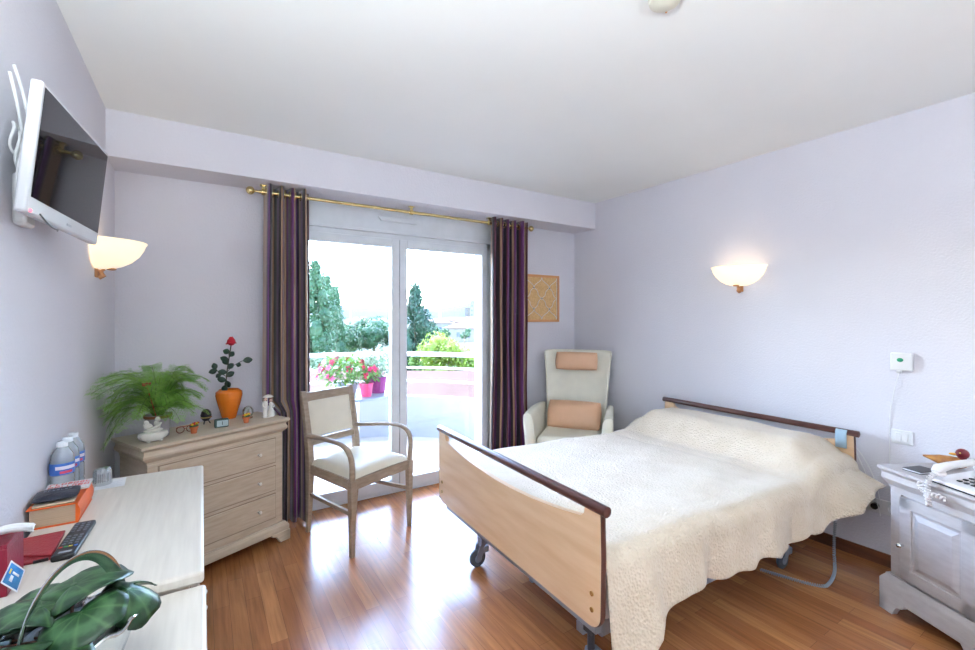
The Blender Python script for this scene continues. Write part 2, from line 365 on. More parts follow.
# ================================================================== WALL THINGS
M_bowl = bpy.data.materials.new('alabaster_glass'); M_bowl.use_nodes = True
_p = M_bowl.node_tree.nodes['Principled BSDF']; _p.inputs['Base Color'].default_value = rgb(255, 236, 205); _p.inputs['Roughness'].default_value = .3
nset(_p, 'Emission Color', (1, .86, .62, 1)); nset(_p, 'Emission Strength', .62)
M_bulb = mat('lit_bulb', (1, 1, 1, 1), .4, emit=(1, .85, .6, 1), estr=1.6)
M_goldwood = mat('gilt_wood', rgb(190, 140, 100), .4, metal=.3)
def sconce(loc, rz, label):
    t = thing('wall_sconce', label, 'wall lamp', loc, rz, None)
    RY, RX = .178, .19
    prof = [(0.0, -.115), (.25, -.112), (.5, -.098), (.7, -.076), (.86, -.045), (.96, -.012), (1.0, .012), (1.03, .017), (1.03, .021), (.985, .018), (.93, -.01), (.8, -.045), (.6, -.075), (.3, -.098), (0, -.102)]
    MB().lathe(prof, (.004, 0, .0), 36, sx=RX, sy=RY, a0=-90, a1=90).build('glass_bowl', M_bowl, t, ang=60)
    MB().box(0, .012, -.022, .022, -.155, -.03).build('wall_plate', M_goldwood, t, bev=.004)
    MB().tube([(.012, 0, -.155), (.028, 0, -.145), (.02, 0, -.125), (.035, 0, -.113)], [.012, .014, .01, .006], 10).build('bracket', M_goldwood, t)
    MB().sph((.06, 0, -.112), (.02, .02, .007)).build('bowl_finial', M_goldwood, t)
    MB().sph((.07, 0, -.035), (.022, .022, .03)).cyl((.07, 0, -.095), (.07, 0, -.06), .012).build('bulb', M_bulb, t)
    l = light('sconce_light', 'POINT', (0, 0, 0), (0, 0, 0), SCONCE_W, (1, .80, .55), shadow_soft_size=.05); l.parent = t; l.location = (.12, 0, -.01)
    return t
sconce((0, 2.82, 1.735), 0, 'lit glass bowl wall lamp on the left wall behind the television')
sconce((W, 1.70, 1.725), math.pi, 'lit glass bowl wall lamp on the right wall above the bed head')

# television
M_tvw = mat('white_tv_case', rgb(224, 226, 232), .25, coat=.3)
M_screen = mat('black_glossy_screen', rgb(22, 21, 25), .03, col2=rgb(24, 23, 27), spec=.38)
t = thing('television', 'white-framed flat television tilted down high on the left wall', 'television', (.106, 1.826, 1.814))
tw, hh = .57, .335
Tm = Matrix.Rotation(-.084, 4, 'Z') @ Matrix.Rotation(.097, 4, 'Y')
def TVB(*b):
    m = MB(); m.T = Tm; return m
TVB().box(-.026, .0, -tw/2, tw/2, -hh/2, hh/2).build('case', M_tvw, t, bev=.007, seg=3)
TVB().box(-.001, .0012, -tw/2+.014, tw/2-.012, -hh/2+.042, hh/2-.012).build('screen', M_screen, t)
TVB().box(-.0005, .0012, -.018, .018, -hh/2+.016, -hh/2+.022).build('logo', mat('grey_mark', rgb(150, 155, 165), .3), t)
TVB().sph((.0, -tw/2+.02, -hh/2+.008), .004).build('standby_light', mat('red_standby_led', rgb(255, 40, 60), .4, emit=(1, .1, .15, 1), estr=3), t)
TVB().box(-.05, -.03, -.2, .2, -.12, .12).build('back_panel', M_tvw, t, bev=.01)
MB().box(-.105, -.09, -.06, .06, -.1, .1).cyl((-.1, 0, .03), (-.035, 0, .03), .018).cyl((-.1, 0, -.03), (-.035, 0, -.03), .018).build('wall_mount', M_tvw, t, bev=.002)
MB().tube(bez((-.02, -.26, -.165), (.0, -.2, -.215), (-.01, -.12, -.17), (-.03, -.05, -.175)), .002, 6).build('dangling_wire', M_black, t)
t = thing('television_cables', 'white coiled cables and hooks on the left wall beside the television', 'cable', (.0, 1.68, 1.86))
for i in range(4):
    rr = .045+.012*i
    MB().tube([(.014+.006*i+.004*math.sin(3*a), .03*math.sin(i)+rr*.75*math.cos(a), -.03*i+rr*math.sin(a)) for a in [2*math.pi*j/24 for j in range(24)]], .0035, 8, closed=True).build('cable_loop', M_plastic, t)
MB().box(.0, .03, .02, .10, -.22, -.08).build('junction_box', M_plastic, t, bev=.008)
MB().tube(bez((.015, -.05, .16), (.03, -.02, .05), (.02, .05, .0), (.02, .06, -.1)), .004, 8).tube(bez((.01, .0, .2), (.03, .06, .1), (.03, .08, .0), (.02, .08, -.08)), .004, 8).build('cable', M_plastic, t)

# framed cork board
t = thing('framed_cork_board', 'square cork board with crossed white cord in an orange wooden frame', 'picture frame', (3.21, YB-.001, 1.575))
M_frame = mat('orange_wood_frame', rgb(222, 160, 108), .45); M_cork = mat('woven_cork', rgb(226, 188, 136), .8, col2=rgb(208, 166, 112), scale=60, bump=.3, bscale=120)
w_, h_ = .2205, .228; fwid = .022
MB().box(-w_, w_, -.022, 0, h_-fwid, h_).box(-w_, w_, -.022, 0, -h_, -h_+fwid).box(-w_, -w_+fwid, -.022, 0, -h_+fwid, h_-fwid).box(w_-fwid, w_, -.022, 0, -h_+fwid, h_-fwid).build('frame', M_frame, t, bev=.002)
MB().box(-w_+fwid, w_-fwid, -.012, -.002, -h_+fwid, h_-fwid).build('cork_panel', M_cork, t)
cm = MB(); ww, hv = w_-fwid-.004, h_-fwid-.004
for k in range(2):
    for s in (-1, 1):
        for c0 in (-1, 0, 1):
            pts = []
            for i in range(41):
                q = -1+2*i/40; z = q*hv; x = s*(math.asin(math.sin(math.pi*q*1.0+math.pi/2*k*0))*ww/math.pi*.98)*1.0+c0*ww*.98
                x += s*.012*math.sin(2*math.pi*q*2)
                if abs(x) < ww: pts.append((x, -.0145, z))
            if len(pts) > 3 and k == 0: cm.tube(pts, .0028, 6)
cm.build('cord_lattice', M_plastic, t)
M_knob = mat('blue_bead', rgb(110, 150, 160), .3)
for (x, z) in ((0, 0), (-.1, .1), (.1, .1), (-.1, -.1), (.1, -.1)):
    MB().sph((x*.98, -.017, z*1.02), .006).build('bead', M_knob, t)

# nurse call unit, switch plate, sockets
t = thing('nurse_call_unit', 'white square call unit with a green oval button on right wall', 'call button', (W, .83, 1.145))
MB().box(-.025, 0, -.046, .046, -.046, .05).build('case', M_plastic, t, bev=.005)
MB().sph((-.026, .004, .012), (.004, .014, .011)).build('button', mat('green_button', rgb(40, 150, 110), .3), t)
MB().box(-.02, -.004, .0, .022, -.062, -.046).build('plug', M_plastic, t, bev=.003)
MB().tube(bez((-.012, .012, -.06), (-.015, .03, -.14), (-.008, .05, -.25), (-.006, .055, -.365)), .0022, 6).tube(bez((-.006, .055, -.365), (-.006, .05, -.42), (-.008, .06, -.6), (-.01, .03, -.8)), .002, 6).build('cord', M_plastic, t)
t = thing('light_switch', 'white double rocker switch plate below the call unit', 'light switch', (W, .832, .735))
MB().box(-.008, 0, -.045, .045, -.038, .038).build('plate', M_plastic, t, bev=.003)
for s in (-1, 1): MB().box(-.013, -.008, s*.014-.0125, s*.014+.0125, -.024, .024).build('rocker', M_plastic, t, bev=.002)
def socket(y, z, label, n=1):
    t = thing('wall_socket', label, 'socket', (W, y, z))
    MB().box(-.008, 0, -.04*n, .04*n, -.04, .04).build('plate', M_plastic, t, bev=.003)
    for k in range(n):
        yy = (k-(n-1)/2)*.075
        MB().lathe([(.0, 0), (.02, 0), (.021, .004), (.024, .004), (.024, 0)], (0, 0, 0), 20).build('socket_face', M_plastic, t).matrix_local = Matrix.Translation((-.0085, yy, 0)) @ Matrix.Rotation(-math.pi/2, 4, 'Y')
        if n > 1 and k == 1: MB().cyl((-.012, yy, 0), (-.035, yy, 0), .017).build('plug', M_black, t)
    return t
socket(.905, .325, 'white double wall socket with a dark plug behind the nightstand', 2)
socket(2.72, .34, 'single white wall socket between the armchair and the bed', 1)

# smoke detector
t = thing('smoke_detector', 'round white smoke detector on the ceiling', 'smoke detector', (1.775, .965, ZC))
MB().lathe([(0, 0), (.055, 0), (.055, -.012), (.05, -.03), (.03, -.042), (0, -.043)]).build('housing', mat('ivory_plastic', rgb(222, 220, 205), .4), t)
MB().sph((.036, .02, -.036), .004).build('indicator', mat('amber_led', rgb(220, 160, 90), .3), t)
# invented uplighter behind the camera, added to fill the room with light
t = thing('added_fill_floor_lamp', 'made-up white floor uplighter added as fill light in the rear of the room', 'added fill lamp', (1.05, -1.6, 0))
MB().lathe([(0, 0), (.16, 0), (.16, .02), (.02, .035), (.016, 1.02), (0, 1.02)]).build('pole', M_plastic, t)
MB().lathe([(0, 1.02), (.05, 1.02), (.25, 1.07), (.335, 1.18), (.33, 1.18), (.24, 1.085), (.04, 1.04), (0, 1.04)], n=40).build('lamp_bowl', M_plastic, t)

t = thing('added_fill_wall_lamp', 'made-up white bowl uplighter added as fill light on the left wall beside the camera', 'wall lamp', (0, .15, 1.62))  # invented wall lamp, out of view, added to brighten ceiling and walls
MB().lathe([(0, 0), (.05, 0), (.12, .03), (.155, .085), (.15, .085), (.11, .04), (.04, .012), (0, .012)], (.17, 0, 0), 36).box(0, .02, -.05, .05, -.04, .08).box(0, .06, -.015, .015, .02, .05).build('lamp_bowl', M_plastic, t)

# ================================================================== CHEST OF DRAWERS
ca = R(25.5)
t = thing('chest_of_drawers', 'greige painted three-drawer chest standing at an angle in the far left corner', 'chest of drawers', (.90, 3.035, 0), ca)
# local: x from 0 (front right) to -LW (front left), front at y=0, depth +y
LW, DP, ZT = .79, .36, .757
bx0, bx1 = -LW+.035, -.035
MB().box(bx0, bx1, .03, DP-.005, .085, .66).build('body', M_chest, t, bev=.002)
prof = [(0, .757), (0, .744), (.006, .740), (.016, .730), (.016, .718), (.010, .706), (.012, .694), (.024, .682), (.034, .672), (.034, .658), (.06, .658)]
m = MB()
def cornice(m, prof, x0, x1, yb):
    vs = []; fs = []
    for (o, z) in prof:
        vs += [(x0+o, yb, z), (x0+o, o, z), (x1-o, o, z), (x1-o, yb, z)]
    n = len(prof)
    for i in range(n-1):
        for k in range(3): fs.append((i*4+k, i*4+k+1, (i+1)*4+k+1, (i+1)*4+k))
        fs.append((i*4+3, i*4, (i+1)*4, (i+1)*4+3))
    fs.append((0, 1, 2, 3)); fs.append(tuple((n-1)*4+k for k in (3, 2, 1, 0)))
    m.add(vs, fs)
cornice(m, prof, -LW, 0, DP); m.build('top', M_chesttop, t, bev=.0015, ang=30)
zs = [(.4975, .6425), (.3275, .4725), (.1575, .3025)]
for (a, b) in zs:
    d = MB().box(bx0+.05, bx1-.05, .022, .04, a, b)
    dr = d.build('drawer', M_chest, t, bev=.003)
    g = MB().box(bx0+.045, bx1-.045, .0285, .0305, a-.005, b+.005).build('drawer_gap', mat('shadow_gap_wood', rgb(150, 132, 115), .7), dr)
    for x in (bx0+.16, bx1-.16):
        k = MB().lathe([(0, 0), (.006, 0), (.005, .01), (.009, .016), (.0105, .022), (.007, .028), (0, .029)], n=16).build('knob', M_porc, dr)
        k.matrix_local = Matrix.Translation((x, .022, (a+b)/2)) @ Matrix.Rotation(R(90), 4, 'X')
pp = [(.0, .105), (.004, .09), (.012, .085), (.012, .05), (.03, .05)]
m = MB(); vs = []
cornice(m, [(.018, .112), (.018, .108), (.008, .098), (.004, .09), (.004, .06), (.03, .06)], -LW, 0, DP-.005); m.build('plinth', M_chest, t, bev=.001)
for x0, x1, s in ((-LW+.0, -LW+.12, 1), (-.12, 0, -1)):
    o, i_ = (x0, x1) if s > 0 else (x1, x0)
    poly = [(o, .0), (o, .062), (i_, .062), (i_-s*.0, .05), (i_-s*.03, .04), (i_-s*.05, .012), (i_-s*.055, 0)]
    MB().prism(poly, 'y', .0, .03).box(min(o, o+s*.03), max(o, o+s*.03), .0, .1, 0, .06).build('foot', M_chest, t, bev=.002)
for x0 in (-LW+.02, -.08): MB().box(x0, x0+.06, DP-.07, DP-.01, 0, .08).build('foot', M_chest, t, bev=.002)

ZT0 = .757
# --- fern
M_fern = leaf_mat('fern_green', rgb(164, 208, 104), rgb(108, 168, 72), .5, scale=14)
M_stem = mat('green_stem', rgb(96, 122, 60), .5)
def fern(loc):
    t = thing('potted_fern', 'feathery green asparagus fern in a pot on the chest of drawers', 'potted plant', loc)
    MB().lathe([(0, 0), (.045, 0), (.05, .005), (.058, .12), (.054, .12), (.048, .02), (0, .02)]).build('pot', mat('grey_lilac_glazed_pot', rgb(176, 170, 178), .15, coat=.6), t)
    MB().lathe([(.05, .10), (.062, .104), (.064, .118), (.05, .118)], n=24).build('rim', mat('terracotta_rim', rgb(150, 96, 70), .6), t)
    MB().lathe([(0, .105), (.052, .103)], n=20).build('soil', M_soil, t)
    f = MB(); s = MB(); r = random.Random(3)
    for i in range(110):
        a = 2*math.pi*(i*.618)+r.uniform(-.2, .2)
        ln = r.uniform(.15, .34)*(.72 if math.cos(a) > .2 else 1.0)*(1.35 if math.sin(a) < -.3 and math.cos(a) < .1 else 1)
        dx, dy = math.cos(a), math.sin(a)
        if loc[0]+dx*ln < .03: ln = max(.08, (loc[0]-.03)/abs(dx))
        if loc[1]+dy*ln > YB-.04: ln = max(.07, (YB-.04-loc[1])/abs(dy))
        rise = r.uniform(.05, .25)
        droop = (r.uniform(.02, .2) if rise < .2 else r.uniform(.0, .08))*(.4 if dx > .2 or dy < -.7 else 1)
        pts = bez((dx*.02, dy*.02, .11), (dx*.05, dy*.05, .11+rise*1.2), (dx*ln*.7, dy*ln*.7, .12+rise*1.1), (dx*ln, dy*ln, .12+rise-droop), 26)
        s.tube(pts, .0011, 4)
        side = Vector((-dy, dx, 0))
        for j in range(5, 27):
            p = pts[j]; tdir = (pts[j]-pts[j-1]).normalized()
            bl = .055*math.sin(math.pi*(j-3)/25)*r.uniform(.7, 1.1)+.008
            for sg in (-1, 1):
                bd = (side*sg+tdir*.8+Vector((0, 0, r.uniform(-.35, .15)))).normalized()
                q = p+bd*bl
                nn = Vector((0, 0, 1))
                w = tdir*.0009
                f.add([p-w, p+w, q], [(0, 1, 2)])
                for k in range(5):
                    c = p+bd*bl*(k+.8)/5.2
                    for g2 in (-1, 1):
                        nd = (tdir*g2+bd*.7+Vector((0, 0, r.uniform(-.5, .5)))).normalized()*r.uniform(.008, .013)
                        wv = bd*.0011
                        f.add([c-wv, c+wv, c+nd+wv*.4, c+nd-wv*.4], [(0, 1, 2, 3)])
    f.build('foliage', M_fern, t, smooth=False, recalc=False); s.build('stems', M_stem, t)
    b = MB()
    for sg in (-1, 1): b.surf(lambda u, v: (-.035+sg*.018*u, -.145-.0*v, .285+.02*v*(1-.3*u)+.006*u), 3, 3)
    b.tube([(-.005, -.03, .11), (-.035, -.144, .29)], .0012, 5); b.sph((-.035, -.146, .295), (.003, .003, .014)); b.build('red_butterfly_pick', mat('crimson_silk', rgb(210, 20, 70), .6), t, solid=.002)
fern((.235, 2.93, ZT0))
# --- white porcelain ornament
t = thing('porcelain_bonbon_dish', 'small white porcelain dish with a bow-shaped lid in front of the fern', 'ornament', (.222, 2.835, ZT0), R(25))
MB().lathe([(0, .006), (.04, .006), (.054, .016), (.063, .034), (.06, .046), (.048, .05), (0, .05)], n=36, sx=1.05, sy=.75, flute=.03, fn=12).build('dish', M_porc, t)
for a in range(4):
    MB().sph((.038*math.cos(a*1.57+.78), .028*math.sin(a*1.57+.78), .005), (.01, .01, .006)).build('foot', M_porc, t)
m = MB().sph((0, 0, .055), (.045, .03, .012)).sph((-.022, 0, .078), (.024, .012, .017), rot=(0, .5, 0)).sph((.018, .0, .082), (.014, .012, .022), rot=(0, -.4, 0)).sph((.02, 0, .108), (.013, .012, .014)).sph((-.03, 0, .098), (.012, .006, .015), rot=(0, -.7, 0)).tube(bez((-.03, -.01, .06), (-.01, -.03, .08), (.01, -.03, .07), (.03, -.01, .09)), .006, 8)
m.build('lid_figure', M_porc, t)
# --- small items on chest
M_terr = mat('terracotta', rgb(206, 112, 70), .7)
M_yel = mat('yellow_petals', rgb(236, 196, 40), .6); M_redp = mat('red_petals', rgb(214, 50, 40), .6); M_grn = mat('dark_green_leaf', rgb(46, 84, 50), .5, col2=rgb(30, 62, 38), scale=30)
def mini_pot(loc, label, s=1.0, red=3):
    t = thing('miniature_flower_pot', label, 'ornament', loc)
    MB().lathe([(0, 0), (.012*s, 0), (.0165*s, .026*s), (.0195*s, .026*s), (.0195*s, .034*s), (.015*s, .034*s), (0, .03*s)], n=20).build('pot', M_terr, t)
    r = random.Random(int(loc[0]*100))
    MB().sph((0, 0, .036*s), (.02*s, .02*s, .01*s)).build('leaves', M_grn, t)
    for i in range(9):
        a = i*2.4; q = .018*s*math.sqrt((i+.4)/9)
        MB().sph((q*math.cos(a), q*math.sin(a), .046*s+.004*math.cos(a)), (.0065*s, .0065*s, .005*s), n=8, m=5).build('bloom', M_redp if i % red == 0 else M_yel, t)
mini_pot((.395, 2.912, ZT0), 'tiny terracotta pot of red and yellow flowers beside the porcelain dish', 1.1, 2)
mini_pot((.655, 3.035, ZT0), 'tiny terracotta pot of yellow flowers in front of the glass dome', 1.05, 4)
t = thing('spectacles', 'brown-rimmed folded spectacles lying beside the tiny flower pot', 'spectacles', (.352, 2.965, ZT0), R(20))
for x in (-.024, .024):
    MB().tube([(x+.019*math.cos(a), -.01, .019+.017*math.sin(a)) for a in [2*math.pi*j/20 for j in range(20)]], .0022, 6, closed=True).build('rim', mat('tortoise_brown', rgb(150, 92, 70), .3), t)
    MB().cyl((x, -.0105, .019), (x, -.0095, .019), .018, n=20).build('lens', pane_mat('lens_glass', refl=1.5), t)
MB().cyl((-.006, -.01, .022), (.006, -.01, .022), .002, n=8).tube([(-.043, -.01, .03), (-.04, .0, .03), (.03, .008, .03)], .002, 6).tube([(.043, -.01, .031), (.04, .01, .031), (-.03, .014, .03)], .002, 6).build('temple_arms', mat('red_brown_arm', rgb(176, 96, 66), .3), t)
t = thing('black_egg_ornament', 'black lacquered egg with a gold band on a small stand', 'ornament', (.452, 3.135, ZT0))
MB().lathe([(0, .016), (.014, .018), (.026, .034), (.029, .052), (.024, .072), (.012, .085), (0, .088)], n=24).build('egg', mat('black_lacquer', rgb(26, 24, 34), .3), t)
MB().lathe([(.0275, .036), (.0295, .038), (.0297, .041), (.028, .043)], n=24).build('gold_band', M_brass, t)
for a in range(3): MB().tube([(.022*math.cos(a*2.09), .022*math.sin(a*2.09), 0), (.012*math.cos(a*2.09), .012*math.sin(a*2.09), .02)], .003, 6).build('stand_leg', M_black, t)
t = thing('desk_clock', 'small rounded green and silver desk clock on the chest of drawers', 'clock', (.528, 2.985, ZT0), R(5))
MB().box(-.038, .034, -.014, .016, 0, .05).build('case', mat('dark_green_case', rgb(48, 74, 70), .3), t, bev=.008, seg=3)
MB().box(-.026, .03, -.0162, -.0142, .008, .042).build('display', mat('silver_display', rgb(172, 190, 196), .3), t, bev=.002)
MB().box(-.001, .002, -.017, -.0162, .016, .036).build('hand', M_black, t)
# orange vase and rose
t = thing('orange_vase', 'glossy orange ribbed ceramic vase near the right end of the chest', 'vase', (.575, 3.235, ZT0))
t.scale = (1.1, 1.1, 1.12)
MB().lathe([(0, 0), (.034, 0), (.038, .01), (.046, .04), (.06, .09), (.068, .13), (.066, .148), (.052, .16), (.05, .162), (.044, .158), (.05, .14), (.036, .03), (0, .02)], n=48, flute=.012, fn=16).build('body', mat('orange_glaze', rgb(226, 122, 34), .22, col2=rgb(216, 108, 26), scale=10, coat=.5), t)
t = thing('red_rose', 'single red artificial rose with dark leaves standing in the orange vase', 'flower', (.575, 3.235, ZT0+.022))
stem = bez((-.01, 0, .0), (-.03, 0, .20), (-.008, 0, .29), (.012, 0, .445), 16)
MB().tube(stem, .0035, 6).build('stem', mat('dark_stem', rgb(46, 56, 40), .6), t)
lm = MB()
def leaf(mb, base, d, L, wd, curl=.15, nrm=(0, 0, 1), n=6):
    base = Vector(base); d = Vector(d).normalized(); nrm = Vector(nrm); s_ = d.cross(nrm).normalized(); nn = s_.cross(d)
    vs = []; fs = []
    for i in range(n+1):
        q = i/n; hw = wd*math.sin(math.pi*min(1, q*.94+.03))**.8*.5
        c = base+d*L*q+nn*(-curl*L*q*q)
        vs += [c-s_*hw+nn*hw*.25, c, c+s_*hw+nn*hw*.25]
    for i in range(n):
        for k in range(2): fs.append((i*3+k, i*3+k+1, (i+1)*3+k+1, (i+1)*3+k))
    mb.add(vs, fs)
tohim = Vector((-.2, -.97, .1))
for (i, dx, dz, L) in ((7, -1, .3, .05), (8, .8, .5, .05), (9, -1.2, .2, .05), (10, 1, .9, .045), (11, -.6, .9, .05), (12, -1, .5, .05), (13, .5, .6, .04), (6, -.3, -1, .05), (14, -.9, .3, .04), (7, .3, -.8, .05)):
    leaf(lm, stem[i], (dx, .1, dz), L, .036, nrm=tohim)
br = bez(stem[9], stem[9]+Vector((.03, 0, .05)), stem[9]+Vector((.07, 0, .06)), stem[9]+Vector((.1, 0, .075)), 8)
bl = bez(stem[8], stem[8]+Vector((-.03, 0, .02)), stem[8]+Vector((-.05, 0, .03)), stem[8]+Vector((-.06, 0, .06)), 8)
MB().tube(br, .002, 5).tube(bl, .002, 5).build('side_stem', mat('side_stem_green', rgb(46, 56, 40), .6), t)
leaf(lm, br[7], (1, 0, .1), .055, .04, nrm=tohim); leaf(lm, br[4], (1, 0, -.4), .03, .03, nrm=tohim)
leaf(lm, bl[7], (-.4, 0, 1), .04, .034, nrm=tohim); leaf(lm, bl[6], (-1, 0, -.2), .045, .034, nrm=tohim); leaf(lm, bl[3], (-1, 0, -.8), .035, .028, nrm=tohim)
lm.build('leaves', mat('dark_rose_leaf', rgb(36, 66, 52), .45, col2=rgb(24, 46, 38), scale=40), t, solid=.0008)
pm = MB(); top = stem[-1]
for i in range(26):
    a = i*2.399; q = i/26; el = 1.35-1.0*q; rr = .008+.02*q
    c = top+Vector((rr*math.cos(a)*.8, rr*math.sin(a)*.8, .034-.034*q))
    pm.sph(c, (.012, .012, .0035+.001*q), n=8, m=5, rot=(el*math.sin(a)*-1, el*math.cos(a), 0))
pm.sph(top+Vector((0, 0, .012)), (.024, .024, .025), n=14, m=9)
pm.build('bloom', mat('red_rose_petals', rgb(196, 16, 44), .6), t)
# snow dome and couple figurine
t = thing('glass_dome_ornament', 'small clear glass dome ornament behind the tiny yellow flower pot', 'ornament', (.675, 3.17, ZT0))
MB().lathe([(0, 0), (.026, 0), (.028, .006), (.024, .012), (0, .012)]).build('base', mat('brown_base', rgb(116, 84, 64), .4), t)
MB().lathe([(.024, .012), (.031, .03), (.03, .052), (.02, .07), (0, .077)], n=24).build('dome', pane_mat('clear_dome', refl=2.2, body=.25, bodycol=rgb(235, 238, 240)), t)
MB().tube([(0, 0, .012), (0, 0, .04), (0, 0, .058)], [.012, .008, .002], 8).build('inner_figure', mat('grey_green_figure', rgb(110, 120, 100), .5), t)
t = thing('porcelain_couple_figurine', 'white porcelain bride and groom figurine at the right end of the chest', 'figurine', (.785, 3.14, ZT0), R(20))
M_hair = mat('grey_painted_hair', rgb(110, 100, 100), .4); M_skin = mat('pale_painted_skin', rgb(230, 190, 170), .4)
MB().lathe([(0, 0), (.034, 0), (.034, .006), (0, .006)], sx=1.1, sy=.7).build('base', M_porc, t)
MB().lathe([(0, .006), (.014, .006), (.013, .05), (.017, .085), (.012, .1), (.005, .104), (0, .105)], (-.018, 0, 0), 16).tube([(-.033, -.002, .092), (-.036, -.008, .07), (-.022, -.016, .062)], .0045, 8).build('groom', M_porc, t)
MB().lathe([(0, .006), (.026, .006), (.02, .035), (.01, .062), (.012, .082), (.008, .09), (.004, .093), (0, .094)], (.018, -.002, 0), 18).tube([(.028, -.004, .082), (.034, -.012, .064), (.02, -.018, .058)], .004, 8).build('bride', M_porc, t)
MB().sph((-.018, -.001, .115), (.0105, .011, .0125)).build('groom_head', M_skin, t)
MB().sph((-.018, .002, .119), (.0118, .0118, .011)).build('groom_hair', M_hair, t)
MB().sph((.017, -.003, .103), (.0095, .0098, .011)).build('bride_head', M_skin, t)
MB().sph((.018, .001, .108), (.0105, .0108, .0098)).build('bride_hair', mat('brown_painted_hair', rgb(140, 100, 90), .4), t)
MB().lathe([(.0, .143), (.018, .139), (.03, .13), (.032, .126), (.0, .132)], (0, 0, 0), 20).cyl((0, .012, .006), (0, .004, .13), .002, n=6).build('parasol', M_porc, t)

# ================================================================== DESKS AND DESK THINGS
def cabinet(name, label, cat, y0, y1, zt, xw, th, door_n):
    t = thing(name, label, cat, (0, (y0+y1)/2, 0)); h = (y1-y0)/2
    MB().box(.016, xw, -h, h, zt-th, zt).build('desk_top', M_desk, t, bev=.008, seg=3)
    MB().box(.016, xw-.03, -h+.02, h-.02, .06, zt-th).box(.02, xw-.06, -h+.04, h-.04, 0, .06).build('body', M_desk, t, bev=.002)
    n = door_n; wd = (2*h-.06)/n
    for i in range(n):
        a = -h+.03+wd*i
        d = MB().box(xw-.03, xw-.012, a+.004, a+wd-.004, .08, zt-th-.015).build('cabinet_door', M_desk, t, bev=.003)
        MB().sph((xw, a+wd-.05 if i % 2 == 0 else a+.05, .45), .011).cyl((xw-.012, a+wd-.05 if i % 2 == 0 else a+.05, .45), (xw, a+wd-.05 if i % 2 == 0 else a+.05, .45), .005).build('knob', M_porc, d)
    return t
cabinet('desk_cabinet', 'limed white wood cabinet with books and bottles on its top along left wall', 'cabinet', 1.285, 2.22, .77, .437, .03, 2)
cabinet('low_desk', 'slightly lower limed white wood desk nearest the camera under the cyclamen', 'desk', .45, 1.281, .742, .441, .028, 2)
ZD, ZN = .77, .742
M_orange = mat('orange_book_cover', rgb(226, 98, 34), .45); M_pages = mat('book_pages', rgb(186, 160, 136), .8, col2=rgb(170, 145, 122), scale=4, stretch=(1, 1, 160), bump=.2, bscale=4, bstretch=(1, 1, 160))
t = thing('thick_dictionary', 'thick orange dictionary lying flat under a pouch and a magazine', 'book', (.063, 1.895, ZD), R(0))
MB().box(-.052, .05, -.095, .097, .004, .056).build('page_block', M_pages, t, bev=.001)
MB().box(-.058, .056, -.1, .1, 0, .004).box(-.058, .056, -.1, .1, .056, .06).build('cover_boards', M_orange, t, bev=.001)
pr = [(.052+.008*math.sin(math.pi*k/10), .06*k/10) for k in range(11)]+[(.049, .06), (.049, 0)]
MB().prism(pr, 'y', -.1, .1).build('spine', M_orange, t)
t = thing('thin_notebook', 'thin green and cream booklet between dictionary and black pouch', 'notebook', (.058, 1.872, ZD+.06), R(4))
MB().box(-.045, .045, -.07, .07, 0, .002).build('cover', mat('green_cover', rgb(70, 120, 90), .6), t); MB().box(-.046, .046, -.071, .069, .002, .005).build('leaves', mat('cream_paper', rgb(206, 190, 166), .8), t)
M_pouch = mat('black_leather_pouch', rgb(34, 38, 52), .4, bump=.3, bscale=60)
t = thing('black_pouch', 'flat black pouch with grey lettering lying on the dictionary', 'pouch', (.058, 1.862, ZD+.0655), R(5))
def cushion(w, d, h, nn=20, pw=.55, base=0.0):
    m = MB()
    def f(s):
        def g(u, v):
            a, b = 2*u-1, 2*v-1
            e = max(0, (1-abs(a)**3.2))**pw*max(0, (1-abs(b)**3.2))**pw
            pin = 1-.05*(a*a*b*b)
            return (a*w/2*pin, b*d/2*pin, base+s*h/2*e)
        return g
    m.surf(f(1), nn, nn); m.surf(f(-1), nn, nn); return m
cushion(.105, .11, .02, base=.01).build('pouch_body', M_pouch, t, ang=80)
gl = MB(); r = random.Random(5)
for i in range(7):
    x = -.03+.0095*i; hgt = r.uniform(.008, .013)
    gl.box(x, x+.0016, .005, .005+hgt, .0195, .0202); gl.box(x, x+.006, .005+hgt*r.choice((0, .5, .9)), .0065+hgt*r.choice((0, .5, .9)), .0195, .0202)
gl.build('lettering', mat('grey_print', rgb(140, 146, 160), .5), t)
t = thing('magazine', 'glossy white magazine with red letters at the far end of dictionary', 'magazine', (.062, 1.958, ZD+.0605), R(2))
MB().box(-.052, .058, -.032, .055, 0, .006).build('pages', mat('white_glossy_paper', rgb(232, 230, 232), .25), t)
lt = MB(); r = random.Random(9)
for row, (yy, hh_) in enumerate(((.028, .018), (-.002, .02))):
    x = -.046
    while x < .045:
        wq = r.uniform(.009, .013); kind = r.randint(0, 3)
        lt.box(x, x+.0028, yy, yy+hh_, .006, .0066)
        if kind != 1: lt.box(x, x+wq, yy+hh_-.0032, yy+hh_, .006, .0066)
        if kind != 2: lt.box(x, x+wq, yy, yy+.0032, .006, .0066)
        if kind == 0: lt.box(x+wq-.0028, x+wq, yy, yy+hh_, .006, .0066)
        if kind == 3: lt.box(x, x+wq, yy+hh_/2, yy+hh_/2+.003, .006, .0066)
        x += wq+.0035
lt.build('red_lettering', mat('red_print', rgb(206, 44, 50), .4), t)
MB().box(-.046, .0, -.016, -.006, .006, .0064).build('yellow_band', mat('yellow_print', rgb(232, 184, 60), .4), t)
MB().lathe([(0, .0062), (.006, .0066), (0, .0068)], (.018, -.011, 0), 14).build('cyan_dot', mat('cyan_print', rgb(60, 160, 190), .4), t)
